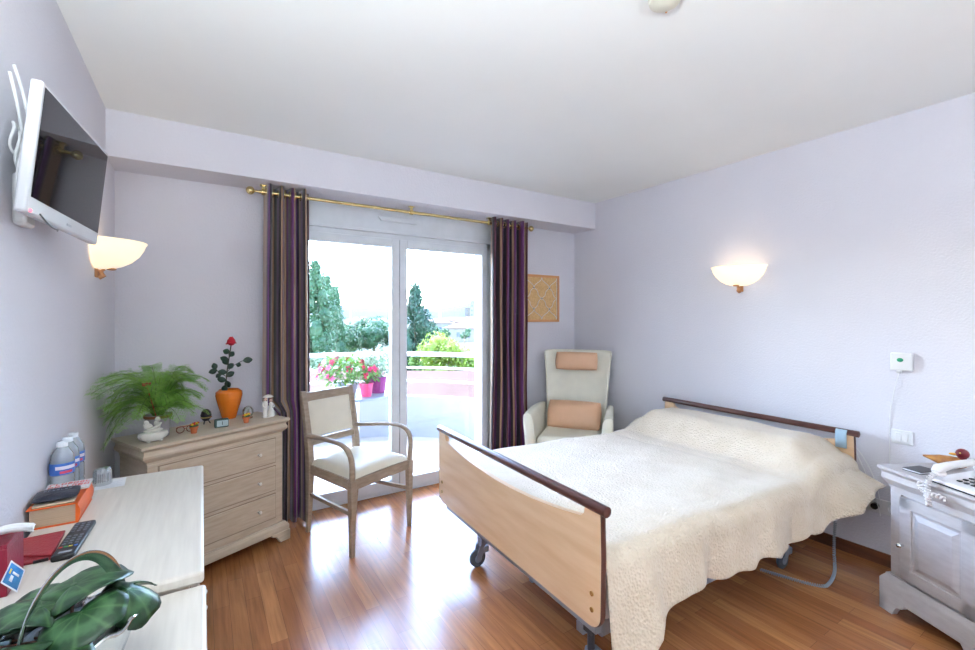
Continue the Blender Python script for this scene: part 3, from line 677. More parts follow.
# bottles
M_pet = pane_mat('clear_pet', tint=(.93, .96, 1, 1), refl=1.6, body=.34, bodycol=rgb(236, 242, 250), rough=.05); M_label = mat('blue_label', rgb(44, 92, 176), .35, col2=rgb(70, 120, 200), scale=40); M_cap = mat('white_cap', rgb(232, 238, 246), .4)
M_labw = mat('white_label_print', rgb(232, 226, 236), .4); M_labr = mat('pink_red_label_print', rgb(206, 70, 90), .4)
for i, (x, y, lab) in enumerate(((.036, 2.035, 'small clear water bottle with blue label, nearest the dictionary'), (.036, 2.105, 'small clear water bottle with blue label, middle of the three'), (.038, 2.175, 'small clear water bottle with blue label, farthest along left wall'))):
    t = thing('water_bottle', lab, 'bottle', (x, y, ZD), R(-30), 'water bottles by the wall')
    MB().lathe([(0, .004), (.024, 0), (.031, .006), (.031, .03), (.029, .034), (.031, .04), (.031, .085), (.029, .09), (.0315, .096), (.0315, .136), (.028, .158), (.016, .178), (.0125, .184), (.0125, .192), (0, .192)], n=30).build('bottle_body', M_pet, t)
    MB().lathe([(.0318, .094), (.0322, .096), (.0322, .13), (.0318, .132)], n=30).build('label', M_label, t)
    MB().lathe([(.0325, .112), (.0328, .113), (.0328, .122), (.0325, .123)], n=12, a0=-80, a1=20).build('label_print', M_labw, t)
    MB().lathe([(.0325, .099), (.0328, .1), (.0328, .106), (.0325, .107)], n=12, a0=-60, a1=0).build('label_print', M_labr, t)
    MB().lathe([(0, .182), (.0145, .183), (.0145, .197), (.013, .199), (0, .199)], n=24, flute=.03, fn=12).build('cap', M_cap, t)
t = thing('paper_sheet', 'white paper sheet under the clear ribbed cup', 'paper', (.15, 2.14, ZD+.0002), R(3))
MB().box(-.045, .04, -.045, .06, 0, .0008).build('sheet', mat('printed_white_paper', rgb(232, 232, 236), .6), t)
pm = MB()
for k in range(6): pm.box(-.035, .02+.01*(k % 2), -.035+.012*k, -.0335+.012*k, .0008, .001)
pm.build('print_lines', mat('pale_grey_print', rgb(200, 203, 212), .6), t)
t = thing('ribbed_cup', 'short clear ribbed plastic cup standing upside down on the paper', 'cup', (.122, 2.155, ZD+.0014))
MB().lathe([(.027, .0), (.028, .004), (.026, .05), (.022, .058), (0, .059)], n=48, flute=.03, fn=16).build('cup_body', pane_mat('clear_cup', refl=3, body=.3, bodycol=rgb(220, 226, 236)), t)
rb = MB()
for k in range(9): a = R(-150+14*k); rb.tube([(.0262*math.cos(a), .0262*math.sin(a), .012), (.0255*math.cos(a), .0255*math.sin(a), .045)], .001, 5)
rb.build('dark_ribs', mat('grey_rib', rgb(110, 108, 118), .5), t)
# remote
t = thing('remote_control', 'long black remote control with coloured buttons beside the red case', 'remote control', (.139, 1.64, ZD), R(-2))
MB().box(-.024, .024, -.112, .112, 0, .016).build('body', M_black, t, bev=.006, seg=3)
cols = [('red_key', rgb(206, 50, 50)), ('green_key', rgb(60, 150, 80)), ('yellow_key', rgb(220, 190, 60)), ('blue_key', rgb(60, 110, 200))]
M_key = mat('grey_key', rgb(118, 122, 132), .5)
for i in range(4): MB().box(-.019+.01*i, -.011+.01*i, -.066, -.060, .016, .018).build('coloured_key', mat(cols[i][0], cols[i][1], .4), t, bev=.001)
for rr in range(9):
    for c_ in range(3):
        if rr in (4,) : continue
        MB().box(-.017+.013*c_, -.009+.013*c_, -.048+.0165*rr, -.041+.0165*rr, .016, .018).build('key', M_key, t, bev=.001)
MB().box(-.012, .014, -.098, -.088, .016, .0166).build('silver_logo_strip', mat('silver_print', rgb(170, 176, 186), .4), t)
# red case
M_redl = mat('red_leather', rgb(150, 42, 50), .45, bump=.25, bscale=120)
t = thing('red_leather_case', 'flat red leather wallet case lying beside the remote control', 'case', (.062, 1.635, ZD), R(2))
MB().box(-.042, .045, -.085, .075, 0, .008).build('lower_cover', M_redl, t, bev=.003)
MB().prism([(-.043, -.03), (.045, -.085), (.047, .075), (-.043, .075)], 'z', .008, .014).build('flap', M_redl, t, bev=.002)
MB().box(.012, .04, -.087, -.083, .001, .008).build('dark_slot', M_black, t)
# tissue box
M_redbox = mat('crimson_box', rgb(140, 22, 48), .4, bump=.1, bscale=90)
t = thing('tissue_box', 'crimson box with a white tissue sticking out against the left wall', 'tissue box', (.037, 1.455, ZD))
MB().box(-.033, .033, -.055, .055, 0, .105).build('box_body', M_redbox, t, bev=.002)
MB().box(-.033, -.027, -.055, .055, .105, .115).box(.027, .033, -.055, .055, .105, .115).box(-.027, .027, -.055, -.049, .105, .115).box(-.03, .03, .049, .055, .105, .115).build('box_rim', M_redbox, t, bev=.001)
MB().surf(lambda u, v: (-.03+.092*u, -.04+.03*v+.03*u+.004*math.sin(9*u), .119+.012*math.sin(3.1*u)+.006*math.sin(6*v+3*u)), 20, 8).surf(lambda u, v: (-.025+.085*u, -.035+.022*v+.03*u, .123+.012*math.sin(3.1*u)+.005*math.sin(8*v)), 20, 8).build('tissue', mat('white_tissue', rgb(236, 236, 240), .9), t, solid=.001, ang=80)
t = thing('picture_card', 'small glossy blue picture card leaning tilted on the crimson tissue box', 'card', (.082, 1.40, ZD+.003))
cv = [Vector((0, -.0025, .074)), Vector((0, .019, .042)), Vector((0, .004, .0)), Vector((0, -.021, .034))]
Mc = Matrix.Rotation(R(-59.5), 4, 'Z') @ Matrix.Rotation(R(-8), 4, 'Y')
m = MB(); m.T = Mc; m.add([c+Vector((d, 0, 0)) for d in (0, .0008) for c in cv], [(0, 1, 2, 3), (4, 7, 6, 5), (0, 4, 5, 1), (1, 5, 6, 2), (2, 6, 7, 3), (3, 7, 4, 0)]); m.build('card', mat('white_card', rgb(225, 230, 240), .3), t)
cc = sum(cv, Vector())/4
m = MB(); m.T = Mc; iv = [cc+(c-cc)*.86+Vector((.001, 0, 0)) for c in cv]; m.add(iv, [(0, 1, 2, 3)]); m.build('blue_picture', mat('blue_print', rgb(50, 120, 190), .25, col2=rgb(90, 160, 210), scale=30), t, solid=.0003)
m = MB(); m.T = Mc
def inq(a, b): return iv[0]*(1-a)*(1-b)+iv[1]*a*(1-b)+iv[2]*a*b+iv[3]*(1-a)*b+Vector((.0006, 0, 0))
for (a0, a1, b0, b1) in ((.35, .8, .3, .42), (.3, .5, .5, .8)): m.add([inq(a0, b0), inq(a1, b0), inq(a1, b1), inq(a0, b1)], [(0, 1, 2, 3)])
m.build('pale_print', mat('pale_print', rgb(220, 224, 232), .3), t, solid=.0003)
m = MB(); m.T = Mc; m.add([inq(.12, .25), inq(.22, .25), inq(.22, .5), inq(.12, .5)], [(0, 1, 2, 3)]); m.build('yellow_print', mat('card_yellow', rgb(222, 196, 60), .3), t, solid=.0003)

# cyclamen in silver basket
t = thing('silver_basket', 'shiny silver basket with an arched handle on the low desk', 'basket', (.243, 1.02, ZN))
MB().lathe([(0, 0), (.055, 0), (.058, .004), (.052, .012), (.064, .03), (.082, .085), (.094, .118), (.090, .118), (.078, .085), (.058, .03), (0, .02)], n=48, flute=.018, fn=12).build('basket_body', M_silver, t)
MB().tube([(.093*math.cos(a), .093*math.sin(a), .118+.004*math.sin(12*a)) for a in [2*math.pi*i/60 for i in range(60)]], .0035, 8, closed=True).build('twisted_rim', M_silver, t)
hp = bez((-.05, -.058, .112), (-.045, -.03, .25), (.05, .04, .285), (.062, .062, .112), 30)
MB().tube(hp, [.009+.003*math.sin(math.pi*i/30) for i in range(31)], 12, flat=(.3, 1.0)).build('arched_handle', M_silver, t)
def cyc_mat():
    m = ramp_uv_mat('cyclamen_leaf', [(0, rgb(38, 78, 42)), (.34, rgb(32, 68, 38)), (.55, rgb(66, 102, 66)), (.64, rgb(58, 94, 60)), (.76, rgb(28, 62, 36)), (.97, rgb(24, 54, 32))], .38, interp='LINEAR', mult=.999, bump=.15, bscale=120, trl=.15)
    nt = m.node_tree; fr_ = [n for n in nt.nodes if n.type == 'MATH' and n.operation == 'MULTIPLY'][0]
    nz = nt.nodes.new('ShaderNodeTexNoise'); nz.inputs['Scale'].default_value = 45; ad = nt.nodes.new('ShaderNodeMath'); ad.operation = 'MULTIPLY_ADD'; ad.inputs[1].default_value = .5
    tc = [n for n in nt.nodes if n.type == 'TEX_COORD'][0]; nt.links.new(tc.outputs['Object'], nz.inputs['Vector'])
    sep = [n for n in nt.nodes if n.type == 'SEPXYZ'][0]
    sub = nt.nodes.new('ShaderNodeMath'); sub.operation = 'SUBTRACT'; sub.inputs[1].default_value = .25
    nt.links.new(nz.outputs['Fac'], ad.inputs[0]); nt.links.new(sep.outputs[0], ad.inputs[2]); nt.links.new(ad.outputs[0], sub.inputs[0]); nt.links.new(sub.outputs[0], fr_.inputs[0])
    cl = [n for n in nt.nodes if n.type == 'MATH' and n.operation == 'FRACT'][0]; cl.operation = 'MINIMUM'; cl.inputs[1].default_value = .999
    def M_(op, a, b):
        q = nt.nodes.new('ShaderNodeMath'); q.operation = op
        for k_, x_ in enumerate((a, b)):
            if x_ is None: continue
            if isinstance(x_, (int, float)): q.inputs[k_].default_value = x_
            else: nt.links.new(x_, q.inputs[k_])
        return q.outputs[0]
    ve = M_('POWER', M_('ABSOLUTE', M_('COSINE', M_('MULTIPLY', sep.outputs[1], 9*math.pi), None), None), 22.0)
    mxv = nt.nodes.new('ShaderNodeMix'); mxv.data_type = 'RGBA'; mxv.inputs[7].default_value = rgb(84, 120, 76)
    cr_ = [n for n in nt.nodes if n.type == 'VALTORGB'][0]; pb = nt.nodes['Principled BSDF']
    nt.links.new(M_('MULTIPLY', ve, .6), mxv.inputs[0]); nt.links.new(cr_.outputs[0], mxv.inputs[6]); nt.links.new(mxv.outputs[2], pb.inputs['Base Color'])
    return m
M_cyc = cyc_mat()
t = thing('cyclamen_plant', 'leafy potted cyclamen with broad variegated leaves inside the silver basket', 'potted plant', (.243, 1.02, ZN+.02))
MB().lathe([(0, 0), (.045, 0), (.058, .078), (.062, .078), (.062, .092), (.054, .092), (.05, .075), (0, .072)], n=32).build('pot', mat('white_plastic_pot', rgb(214, 220, 226), .4), t)
MB().sph((0, 0, .072), (.052, .052, .012)).build('soil', M_soil, t)
def cyc_leaf(pos, rot, size, curl, wav, ph=0):
    m = MB()
    def out(a): # heart outline, a=0 is tip
        return .5*(1+.18*math.cos(a))*(1-.42*math.exp(-((abs(abs(a)-math.pi))/.33)**2))*(1+.03*math.sin(9*a+ph))
    def fn(u, v):
        a = 2*math.pi*u-math.pi; q = v
        rr = out(a)*q
        x = rr*math.cos(a); y = rr*math.sin(a)*1.05
        z = -curl*q*q*.5+wav*q**3*math.sin(3*a+ph)*.3+.05*abs(y)*2-.10*max(0, x)**2
        return (x*size, y*size, z*size)
    m.surf(fn, 40, 8, cu=True, uvf=lambda u, v: (v, u))
    o = m.build('leaf', M_cyc, t, ang=80); o.location = pos; o.rotation_euler = rot
    md = o.modifiers.new('solid', 'SOLIDIFY'); md.thickness = .0012
    pet = MB().tube(bez((pos[0]*.15, pos[1]*.15, .075), (pos[0]*.3, pos[1]*.3, .1), (pos[0]*.9, pos[1]*.9, pos[2]*.8), Vector(pos)+Vector((0, 0, -.001)), 10), .0022, 6)
    pet.build('petiole', mat('reddish_petiole', rgb(120, 84, 70), .5), t)
LV = [((.0, .03, .155), (R(-8), R(-6), R(38)), .135, .22, .16, 0), ((.075, .015, .13), (R(6), R(24), R(-8)), .105, .55, .35, 1), ((-.055, .055, .125), (R(-16), R(-8), R(120)), .10, .3, .2, 2),
      ((-.11, .0, .11), (R(4), R(-22), R(175)), .115, .3, .2, 3), ((-.06, -.055, .12), (R(18), R(-12), R(215)), .12, .3, .22, .5), ((.02, -.035, .135), (R(16), R(6), R(-70)), .11, .3, .2, 1.7),
      ((-.035, .0, .145), (R(4), R(-10), R(160)), .10, .3, .25, 2.4), ((.06, .07, .115), (R(-22), R(14), R(50)), .09, .4, .3, .9), ((-.01, -.095, .10), (R(26), R(0), R(-100)), .11, .4, .25, 1.2),
      ((-.13, .06, .085), (R(-15), R(-25), R(150)), .095, .4, .2, 1.9), ((-.09, -.09, .09), (R(30), R(-18), R(-135)), .10, .4, .25, 2.2)]
for a in LV: cyc_leaf(*a)

# ================================================================== NIGHTSTAND
NR = R(-118)
NP = Vector((3.173, .80, 0))
t = thing('nightstand', 'cream painted nightstand with a panelled door at the right edge', 'nightstand', NP, NR)
NW, ND, NH = .47, .40, .681
m = MB(); cornice(m, [(0, NH), (0, NH-.014), (.006, NH-.018), (.012, NH-.03), (.01, NH-.055), (.02, NH-.075), (.03, NH-.085), (.03, NH-.095), (.05, NH-.095)], 0, NW, ND); m.build('top', M_night, t, bev=.0015, ang=30)
MB().box(.035, NW-.035, .035, ND-.01, .12, NH-.09).build('body', M_night, t, bev=.002)
m = MB(); cornice(m, [(.022, .175), (.022, .17), (.012, .155), (.006, .145), (.006, .07), (.03, .07)], 0, NW, ND-.005); m.build('plinth', M_night, t, bev=.001)
for s, o in ((1, .006), (-1, NW-.006)):
    poly = [(o, 0), (o, .075), (o+s*.12, .075), (o+s*.105, .05), (o+s*.08, .04), (o+s*.065, .012), (o+s*.06, 0)]
    MB().prism(poly, 'y', .006, .036).box(min(o, o+s*.03), max(o, o+s*.03), .006, .1, 0, .07).build('foot', M_night, t, bev=.002)
for x0 in (.03, NW-.09): MB().box(x0, x0+.06, ND-.07, ND-.01, 0, .08).build('foot', M_night, t)
d = MB().box(.095, NW-.075, .022, .036, .19, NH-.115).build('door', M_night, t, bev=.002)
dz0, dz1, dx0, dx1 = .19, NH-.115, .095, NW-.075
m = MB(); fr_in = .05
for (x0, x1, z0, z1) in ((dx0, dx1, dz1-fr_in, dz1), (dx0, dx1, dz0, dz0+fr_in), (dx0, dx0+fr_in, dz0, dz1), (dx1-fr_in, dx1, dz0, dz1)): m.box(x0, x1, .014, .024, z0, z1)
m.build('door_frame', M_night, d, bev=.003)
m = MB(); a, b = .07, .09
m.taper((dx0+a, dx1-a, 0, 0, 0), (dx0+b, dx1-b, 0, 0, 0)) if False else None
X0, X1, Z0, Z1 = dx0+.058, dx1-.058, dz0+.058, dz1-.058
m.add([(X0, .024, Z0), (X1, .024, Z0), (X1, .024, Z1), (X0, .024, Z1), (X0+.025, .013, Z0+.025), (X1-.025, .013, Z0+.025), (X1-.025, .013, Z1-.025), (X0+.025, .013, Z1-.025)],
      [(4, 5, 6, 7), (0, 1, 5, 4), (1, 2, 6, 5), (2, 3, 7, 6), (3, 0, 4, 7), (3, 2, 1, 0)])
m.build('raised_panel', M_night, d, smooth=False)
MB().box(dx0-.008, dx0+.001, .030, .036, dz0, dz1).build('dark_gap', mat('dark_gap', rgb(90, 84, 86), .8), d)
k = MB().lathe([(0, 0), (.006, 0), (.005, .01), (.010, .018), (.0115, .024), (.008, .03), (0, .031)], n=16).build('knob', M_chrome, d); k.matrix_local = Matrix.Translation((.112, .016, .345)) @ Matrix.Rotation(R(90), 4, 'X')
def nloc(lx, ly, z=NH): c, s = math.cos(NR), math.sin(NR); return (NP.x+lx*c-ly*s, NP.y+lx*s+ly*c, z)
t = thing('black_notebook', 'small black pocket notebook with white page edges on the nightstand', 'notebook', nloc(.115, .10), NR+R(8))
MB().box(-.037, .033, -.05, .05, .0025, .0095).build('pages', M_pages if False else mat('white_pages', rgb(226, 226, 230), .7), t, bev=.001)
MB().box(-.04, .035, -.053, .053, 0, .0025).box(-.04, .035, -.053, .053, .0095, .012).build('covers', mat('black_cover', rgb(38, 38, 46), .35), t, bev=.001)
M_duckb = mat('brown_gold_wood', rgb(184, 128, 66), .4, col2=rgb(140, 86, 50), scale=20); M_duckh = mat('burgundy_paint', rgb(112, 26, 38), .35)
t = thing('duck_figurine', 'wooden duck figurine with a burgundy head at the back of nightstand', 'figurine', (3.385, .60, NH), NR+R(165))
# local: body along x (head towards -x)
t.rotation_euler = (0, 0, math.atan2(-.75, .3)+math.pi); t.scale = (.95, .95, .95)
bd = MB(); prof = [(-.062, .020, .018), (-.045, .030, .026), (-.01, .036, .03), (.03, .030, .024), (.06, .018, .013), (.09, .006, .004)]
vs = []; fs = []
for i, (x, ry, rz) in enumerate(prof):
    zc = .03+.012*max(0, (x-.02)/.07)+(.0 if x < 0 else .004)
    for k in range(14): a = 2*math.pi*k/14; vs.append((x, ry*math.cos(a), max(.0, zc+rz*math.sin(a))))
for i in range(len(prof)-1):
    for k in range(14): fs.append((i*14+k, i*14+(k+1) % 14, (i+1)*14+(k+1) % 14, (i+1)*14+k))
fs += [tuple(range(13, -1, -1)), tuple(5*14+k for k in range(14))]
bd.add(vs, fs).build('body', M_duckb, t)
MB().sph((-.05, 0, .078), (.026, .023, .025)).tube([(-.045, 0, .03), (-.05, 0, .055), (-.05, 0, .075)], [.02, .016, .018], 12).build('head', M_duckh, t)
MB().sph((-.018, 0, .072), (.016, .01, .006)).build('beak', mat('yellow_beak', rgb(220, 160, 60), .4), t)
for s in (-1, 1): MB().sph((-.038, s*.019, .084), .0035).build('eye', mat('eye_yellow', rgb(210, 170, 60), .3), t)
# telephone
t = thing('telephone', 'white corded telephone with black keys on the nightstand', 'telephone', nloc(.325, .105), NR+R(-3))
M_ph = mat('ivory_white_phone', rgb(232, 228, 230), .3)
m = MB(); m.prism([(-.10, .006), (.10, .006), (.10, .05), (-.07, .024), (-.10, .018)], 'x', -.085, .095); m.build('phone_base', M_ph, t, bev=.004, seg=3)
MB().box(-.083, .093, -.098, .098, 0, .007).build('dark_foot_plate', M_black, t, bev=.002)
Ms = Matrix.Rotation(math.atan2(.026, .17), 4, 'X')
m0 = MB()
for i in range(4):
    for j in range(5):
        x = -.018+.026*i; y = -.062+.026*j; z = .0262+(y+.07)*.153
        kk = MB(); kk.box(x, x+.014, y, y+.013, z, z+.005); kk.build('key', M_black, t, bev=.001)
hs = [(-.062, -.105, .05), (-.062, -.09, .066), (-.062, -.05, .076), (-.062, .02, .085), (-.062, .07, .088), (-.062, .1, .084), (-.062, .115, .072)]
MB().tube(hs, [.014, .019, .0165, .0155, .0165, .019, .014], 14, flat=(.9, 1.25), up=(0, 0, 1)).sph((-.062, -.088, .045), (.024, .024, .016)).sph((-.062, .096, .062), (.024, .024, .016)).build('handset', M_ph, t)
def coil(path, R_, turns, r, name, m, parent, n=None):
    P = [Vector(p) for p in path]; L = [0]
    for i in range(1, len(P)): L.append(L[-1]+(P[i]-P[i-1]).length)
    N = turns*12; pts = []
    for i in range(N+1):
        s = L[-1]*i/N; k = 0
        while k < len(P)-2 and L[k+1] < s: k += 1
        q = (s-L[k])/max(1e-6, L[k+1]-L[k]); c = P[k].lerp(P[k+1], q); d = (P[min(k+1, len(P)-1)]-P[k]).normalized()
        up = Vector((0, 0, 1)) if abs(d.z) < .8 else Vector((1, 0, 0)); x = d.cross(up).normalized(); y = x.cross(d)
        a = 2*math.pi*turns*i/N; pts.append(c+(x*math.cos(a)+y*math.sin(a))*R_)
    return MB().tube(pts, r, 6).build(name, m, parent)
cpath = bez((-.062, -.105, .045), (-.065, -.15, .03), (-.06, -.14, -.05), (-.06, -.135, -.09), 12)
coil(cpath, .008, 13, .0034, 'coiled_cord', M_ph, t)
cp2 = bez((-.06, -.135, -.09), (-.07, -.14, .0), (-.12, -.13, .0), (-.10, -.13, -.03), 10)+bez((-.10, -.13, -.03), (-.06, -.14, -.06), (-.03, -.14, -.02), (.0, -.125, -.045), 10)
coil(cp2, .0075, 15, .0034, 'coiled_cord', M_ph, t)

# ================================================================== BED
BA = -.032; BO = Vector((1.589, 1.70, 0))
bed = thing('medical_bed', 'wide medical bed with maple boards, brown rails and castors by right wall', 'bed', BO, BA)
def board(x, zb, zr, name, sign, parent, k_=1.0):
    hw = .645*k_; zt = zr-.012; P = []
    rr = .055
    for k in range(7): a = R(180+90*k/6); P.append((-hw+rr+rr*math.cos(a), zb+rr+rr*math.sin(a)))
    for k in range(7): a = R(270+90*k/6); P.append((hw-rr+rr*math.cos(a), zb+rr+rr*math.sin(a)))
    P += [(hw+.004, zb+.25), (hw, zt)]
    xs = hw-.075
    P += [(xs, zt), (xs-.004, zt-.022), (xs-.02, zt-.038)]
    for k in range(1, 20):
        q = 1-2*k/20; P.append(((xs-.02)*q, zt-.038-.052*(1-q*q)))
    P += [(-xs+.02, zt-.038), (-xs+.004, zt-.022), (-xs, zt), (-hw, zt), (-hw-.004, zb+.25)]
    # triangulate by strips: build the board as columns between lower and upper outline
    o = MB().prism(P, 'x', x-.011, x+.011).build(name, M_maple, parent, smooth=False)
    for s in (-1, 1):
        band = []
        for k in range(7): a = R(270+90*k/6); band.append((x, s*(hw-rr+(rr+.001)*math.cos(a)), zb+rr+(rr+.001)*math.sin(a)))
        band += [(x, s*(hw+.005), zb+.25), (x, s*(hw+.001), zt)]
        MB().tube(band[1:], .0118, 8, flat=(1, .28), up=(1, 0, 0)).build('edge_band', M_rail, o)
    bd = MB()
    pts = [(x, -.672, zr), (x, -.666, zr)]+[(x, -.666+1.332*k/24, zr) for k in range(1, 24)]+[(x, .666, zr), (x, .672, zr)]
    rs = [.006, .0185]+[.0185]*23+[.0185, .006]
    MB().tube([(a, b*k_, c) for a, b, c in pts], rs, 14).build('rail', M_rail, o)
    for yy in (-.605*k_, .605*k_):
        for zz in (zb+.06, zb+.115):
            sc = MB().cyl((x-sign*.011, yy, zz), (x-sign*.014, yy, zz), .0085, n=14).build('screw_cap', M_brass, o)
    return o
fb = board(0, .325, .738, 'footboard', 1, bed)
hb = board(1.985, .33, .728, 'headboard', -1, bed, .97)
MB().box(.012, .04, -.6, .6, .285, .333).build('foot_cross_bar', M_steel, bed, bev=.003)
for s in (-1, 1): MB().box(.045, 1.97, s*.575-.02, s*.575+.02, .262, .318).build('side_rail', M_steel, bed, bev=.003)
for x in (.35, 1.0, 1.65): MB().box(x-.02, x+.02, -.55, .55, .27, .312).build('cross_bar', M_steel, bed, bev=.003)
for s in (-1, 1): MB().box(.12, 1.75, s*.40-.02, s*.40+.02, .135, .175).build('base_rail', M_steel, bed, bev=.003)
for x in (.45, 1.45):
    MB().box(x-.03, x+.03, -.42, .42, .14, .17).build('base_cross_bar', M_steel, bed, bev=.003)
    MB().box(x-.04, x+.04, -.05, .05, .17, .24).box(x-.03, x+.03, .1, .14, .03, .24).build('lift_column', M_steel, bed, bev=.004)
MB().box(.22, .24, .05, .075, .07, .24).box(.22, .3, .05, .075, .07, .09).build('pedal_bracket', M_steel, bed, bev=.003)
for (x, y) in ((.14, .43), (.11, -.475), (1.58, .43), (1.58, -.45)):
    c = MB().cyl((x, y, .12), (x, y, .235), .014).box(x-.02, x+.02, y-.022, y+.022, .19, .225).build('castor_stem', M_darksteel, bed, bev=.001)
    s = MB()
    for q in (-1, 1): s.prism([(x-.03, .05), (x-.012, .125), (x+.022, .125), (x+.026, .1), (x-.005, .045)], 'y', y+q*.017-.003, y+q*.017+.003)
    s.box(x-.012, x+.022, y-.02, y+.02, .118, .126); s.build('fork', M_steel, c, bev=.001)
    wv = MB().lathe([(0, -.012), (.04, -.012), (.048, -.006), (.048, .006), (.04, .012), (0, .012)], n=28); w_o = wv.build('wheel', M_rubber, c)
    MW = Matrix.Translation((x-.016, y, .0485)) @ Matrix.Rotation(R(90), 4, 'X'); w_o.matrix_local = MW
    hub = MB().lathe([(0, -.014), (.022, -.014), (.022, .014), (0, .014)], n=20).build('wheel_hub', M_steel, c); hub.matrix_local = MW
    MB().box(x+.012, x+.045, y-.024, y+.024, .075, .112).build('brake_pedal', M_steel, c, bev=.006)

t = thing('mattress', 'white mattress on the bed frame under the cream bedspread', 'mattress', BO, BA)
cush = MB().box(.03, 1.93, -.625, .625, .321, .535).build('mattress_body', mat('white_ticking', rgb(226, 228, 232), .8), t, bev=.04, seg=4)
t2 = thing('pillow', 'long bolster pillow hidden under the bedspread at the bed head', 'pillow', tuple(BO), BA)
m = cushion(.36, .95, .10, 24, .5); m.build('pillow_body', mat('white_pillowcase', rgb(232, 232, 234), .8), t2, ang=80).location = (1.77, 0, .592)

t = thing('bedspread', 'cream woven bedspread draped over the wide bed with a wavy hem', 'bedspread', BO, BA)
HW = .648
def fold(x, s): return .016*math.sin(9.5*x+1.3*s)+.010*math.sin(21*x+2*s)+.006*math.sin(39*x)
def topz(x, y):
    b = smst(1.47, 1.66, x)*(1-.25*smst(1.84, 1.95, x))
    near = smst(-.655, -.45, y); far = smst(.655, .45, y)
    z = .56+.010*math.sin(3*x)+.004*math.sin(11*x+7*y)+.003*math.sin(17*y-5*x)
    z += b*(.125*near*far+.03)
    z += .008*smst(.18, .03, x)
    z -= .03*smst(.25, .0, x)*0
    z += .008*math.exp(-((x-1.38+.08*y)/.03)**2)*-1
    return z
def cover(u, v):
    x = .022+1.945*u
    a = (2*v-1)
    s = 1 if a > 0 else -1
    rc = .075
    flat = HW-rc
    drop = .168+.009*math.sin(13*x+s)+.007*math.sin(31*x)
    if s < 0:
        drop += .17*smst(.24, .13, x)
        drop -= .10*smst(1.55, 1.9, x)
    arc = rc*math.pi/2
    tot = flat+arc+drop
    q = abs(a)*tot
    zt = topz(x, s*min(q, flat))
    f = fold(x, s)
    if q < flat: return (x, s*q, zt)
    if q < flat+arc:
        t_ = (q-flat)/rc
        y = flat+rc*math.sin(t_); z = zt-rc*(1-math.cos(t_)); w = t_/(math.pi/2)
        return (x, s*(y+f*.35*w*w), z)
    dd = q-flat-arc; k = dd/max(.1, drop)
    fl = .02+.055*smst(.35, .05, x)*(1 if s < 0 else .3)+(.20*smst(1.50, 1.93, x) if s < 0 else 0)
    y = HW+f*(.35+.9*k)+fl*k
    z = zt-rc-dd*(1-.12*(fl > .1)*k)
    return (x+(-.02*k if (s < 0 and x < .2) else 0)+(.0), s*y, z)
MB().surf(cover, 190, 170).build('bedspread_cloth', M_knit, t, solid=.005, ang=85, off=1)
t = thing('blue_strap', 'pale blue cloth strap hanging over the brown headboard rail', 'strap', BO, BA)
pts = [(1.958, 0, .64), (1.960, 0, .69), (1.963, 0, .725), (1.972, 0, .741), (1.985, 0, .7445), (1.998, 0, .741), (2.008, 0, .725), (2.01, 0, .69), (2.01, 0, .62)]
m = MB(); n = len(pts)
m.surf(lambda u, v: (pts[round(u*(n-1))][0], -.60+.055*v+.004*math.sin(5*u), pts[round(u*(n-1))][2]), n-1, 4)
m.build('strap_cloth', mat('pale_blue_cloth', rgb(166, 190, 206), .8), t, solid=.002, ang=80)
# cables by the bed
t = thing('coiled_bed_cable', 'grey coiled cable looping on the floor under the bed head', 'cable', (3.1, 1.1, 0))
pth = bez((.37, -.03, .27), (.36, -.03, .2), (.36, -.02, .12), (.27, -.06, .03), 8)+bez((.27, -.06, .03), (.2, -.09, .012), (.1, -.11, .012), (.03, -.11, .012), 8)+bez((.03, -.11, .012), (-.02, -.1, .012), (-.05, .0, .012), (-.1, .15, .012), 8)
coil(pth, .006, 80, .0026, 'coiled_section', mat('grey_cable', rgb(150, 156, 166), .5), t)
t = thing('white_power_cable', 'white cable hanging from the headboard down to the wall socket', 'cable', (3.62, .95, .3))
MB().tube(bez((-.01, .09, .36), (-.02, .03, .3), (.0, -.02, .2), (-.01, -.04, .03), 14), .003, 6).build('cable', M_plastic, t)
MB().tube(bez((-.01, .075, .33), (-.02, .05, .25), (.01, -.01, .12), (.0, -.035, -.02), 14), .0025, 6).build('cable', M_plastic, t)

# ================================================================== ARMCHAIR
t = thing('high_back_armchair', 'ivory high-back armchair with peach cushions in the far right corner', 'armchair', (3.09, 2.815, 0), R(-51.5))
def backf(side):
    def g(u, v):
        z = .30+.79*v
        hw = .262+.048*v**2
        a = 2*u-1
        y = .20+.15*v+.02*math.sin(math.pi*v)
        wing = -.05*abs(a)**4
        yy = y+(wing if side < 0 else .085+wing*.3)
        return (a*hw, yy, z+(-.012*abs(a)**6 if v > .98 else 0))
    return g
m = MB()
nu, nv = 24, 24; F = [[Vector(backf(-1)(i/nu, j/nv)) for j in range(nv+1)] for i in range(nu+1)]; B_ = [[Vector(backf(1)(i/nu, j/nv)) for j in range(nv+1)] for i in range(nu+1)]
m.surf(lambda u, v: F[round(u*nu)][round(v*nv)], nu, nv); m.surf(lambda u, v: B_[round(u*nu)][round(v*nv)], nu, nv)
for i in (0, nu): m.surf(lambda u, v, i=i: F[i][round(v*nv)].lerp(B_[i][round(v*nv)], u), 1, nv)
for j in (0, nv): m.surf(lambda u, v, j=j: F[round(v*nu)][j].lerp(B_[round(v*nu)][j], u), 1, nu)
ob = m.build('backrest', M_arm, t, ang=50)
bmx = bmesh.new(); bmx.from_mesh(ob.data); bmesh.ops.remove_doubles(bmx, verts=bmx.verts, dist=.0005); bmesh.ops.recalc_face_normals(bmx, faces=bmx.faces); bmx.to_mesh(ob.data); bmx.free()
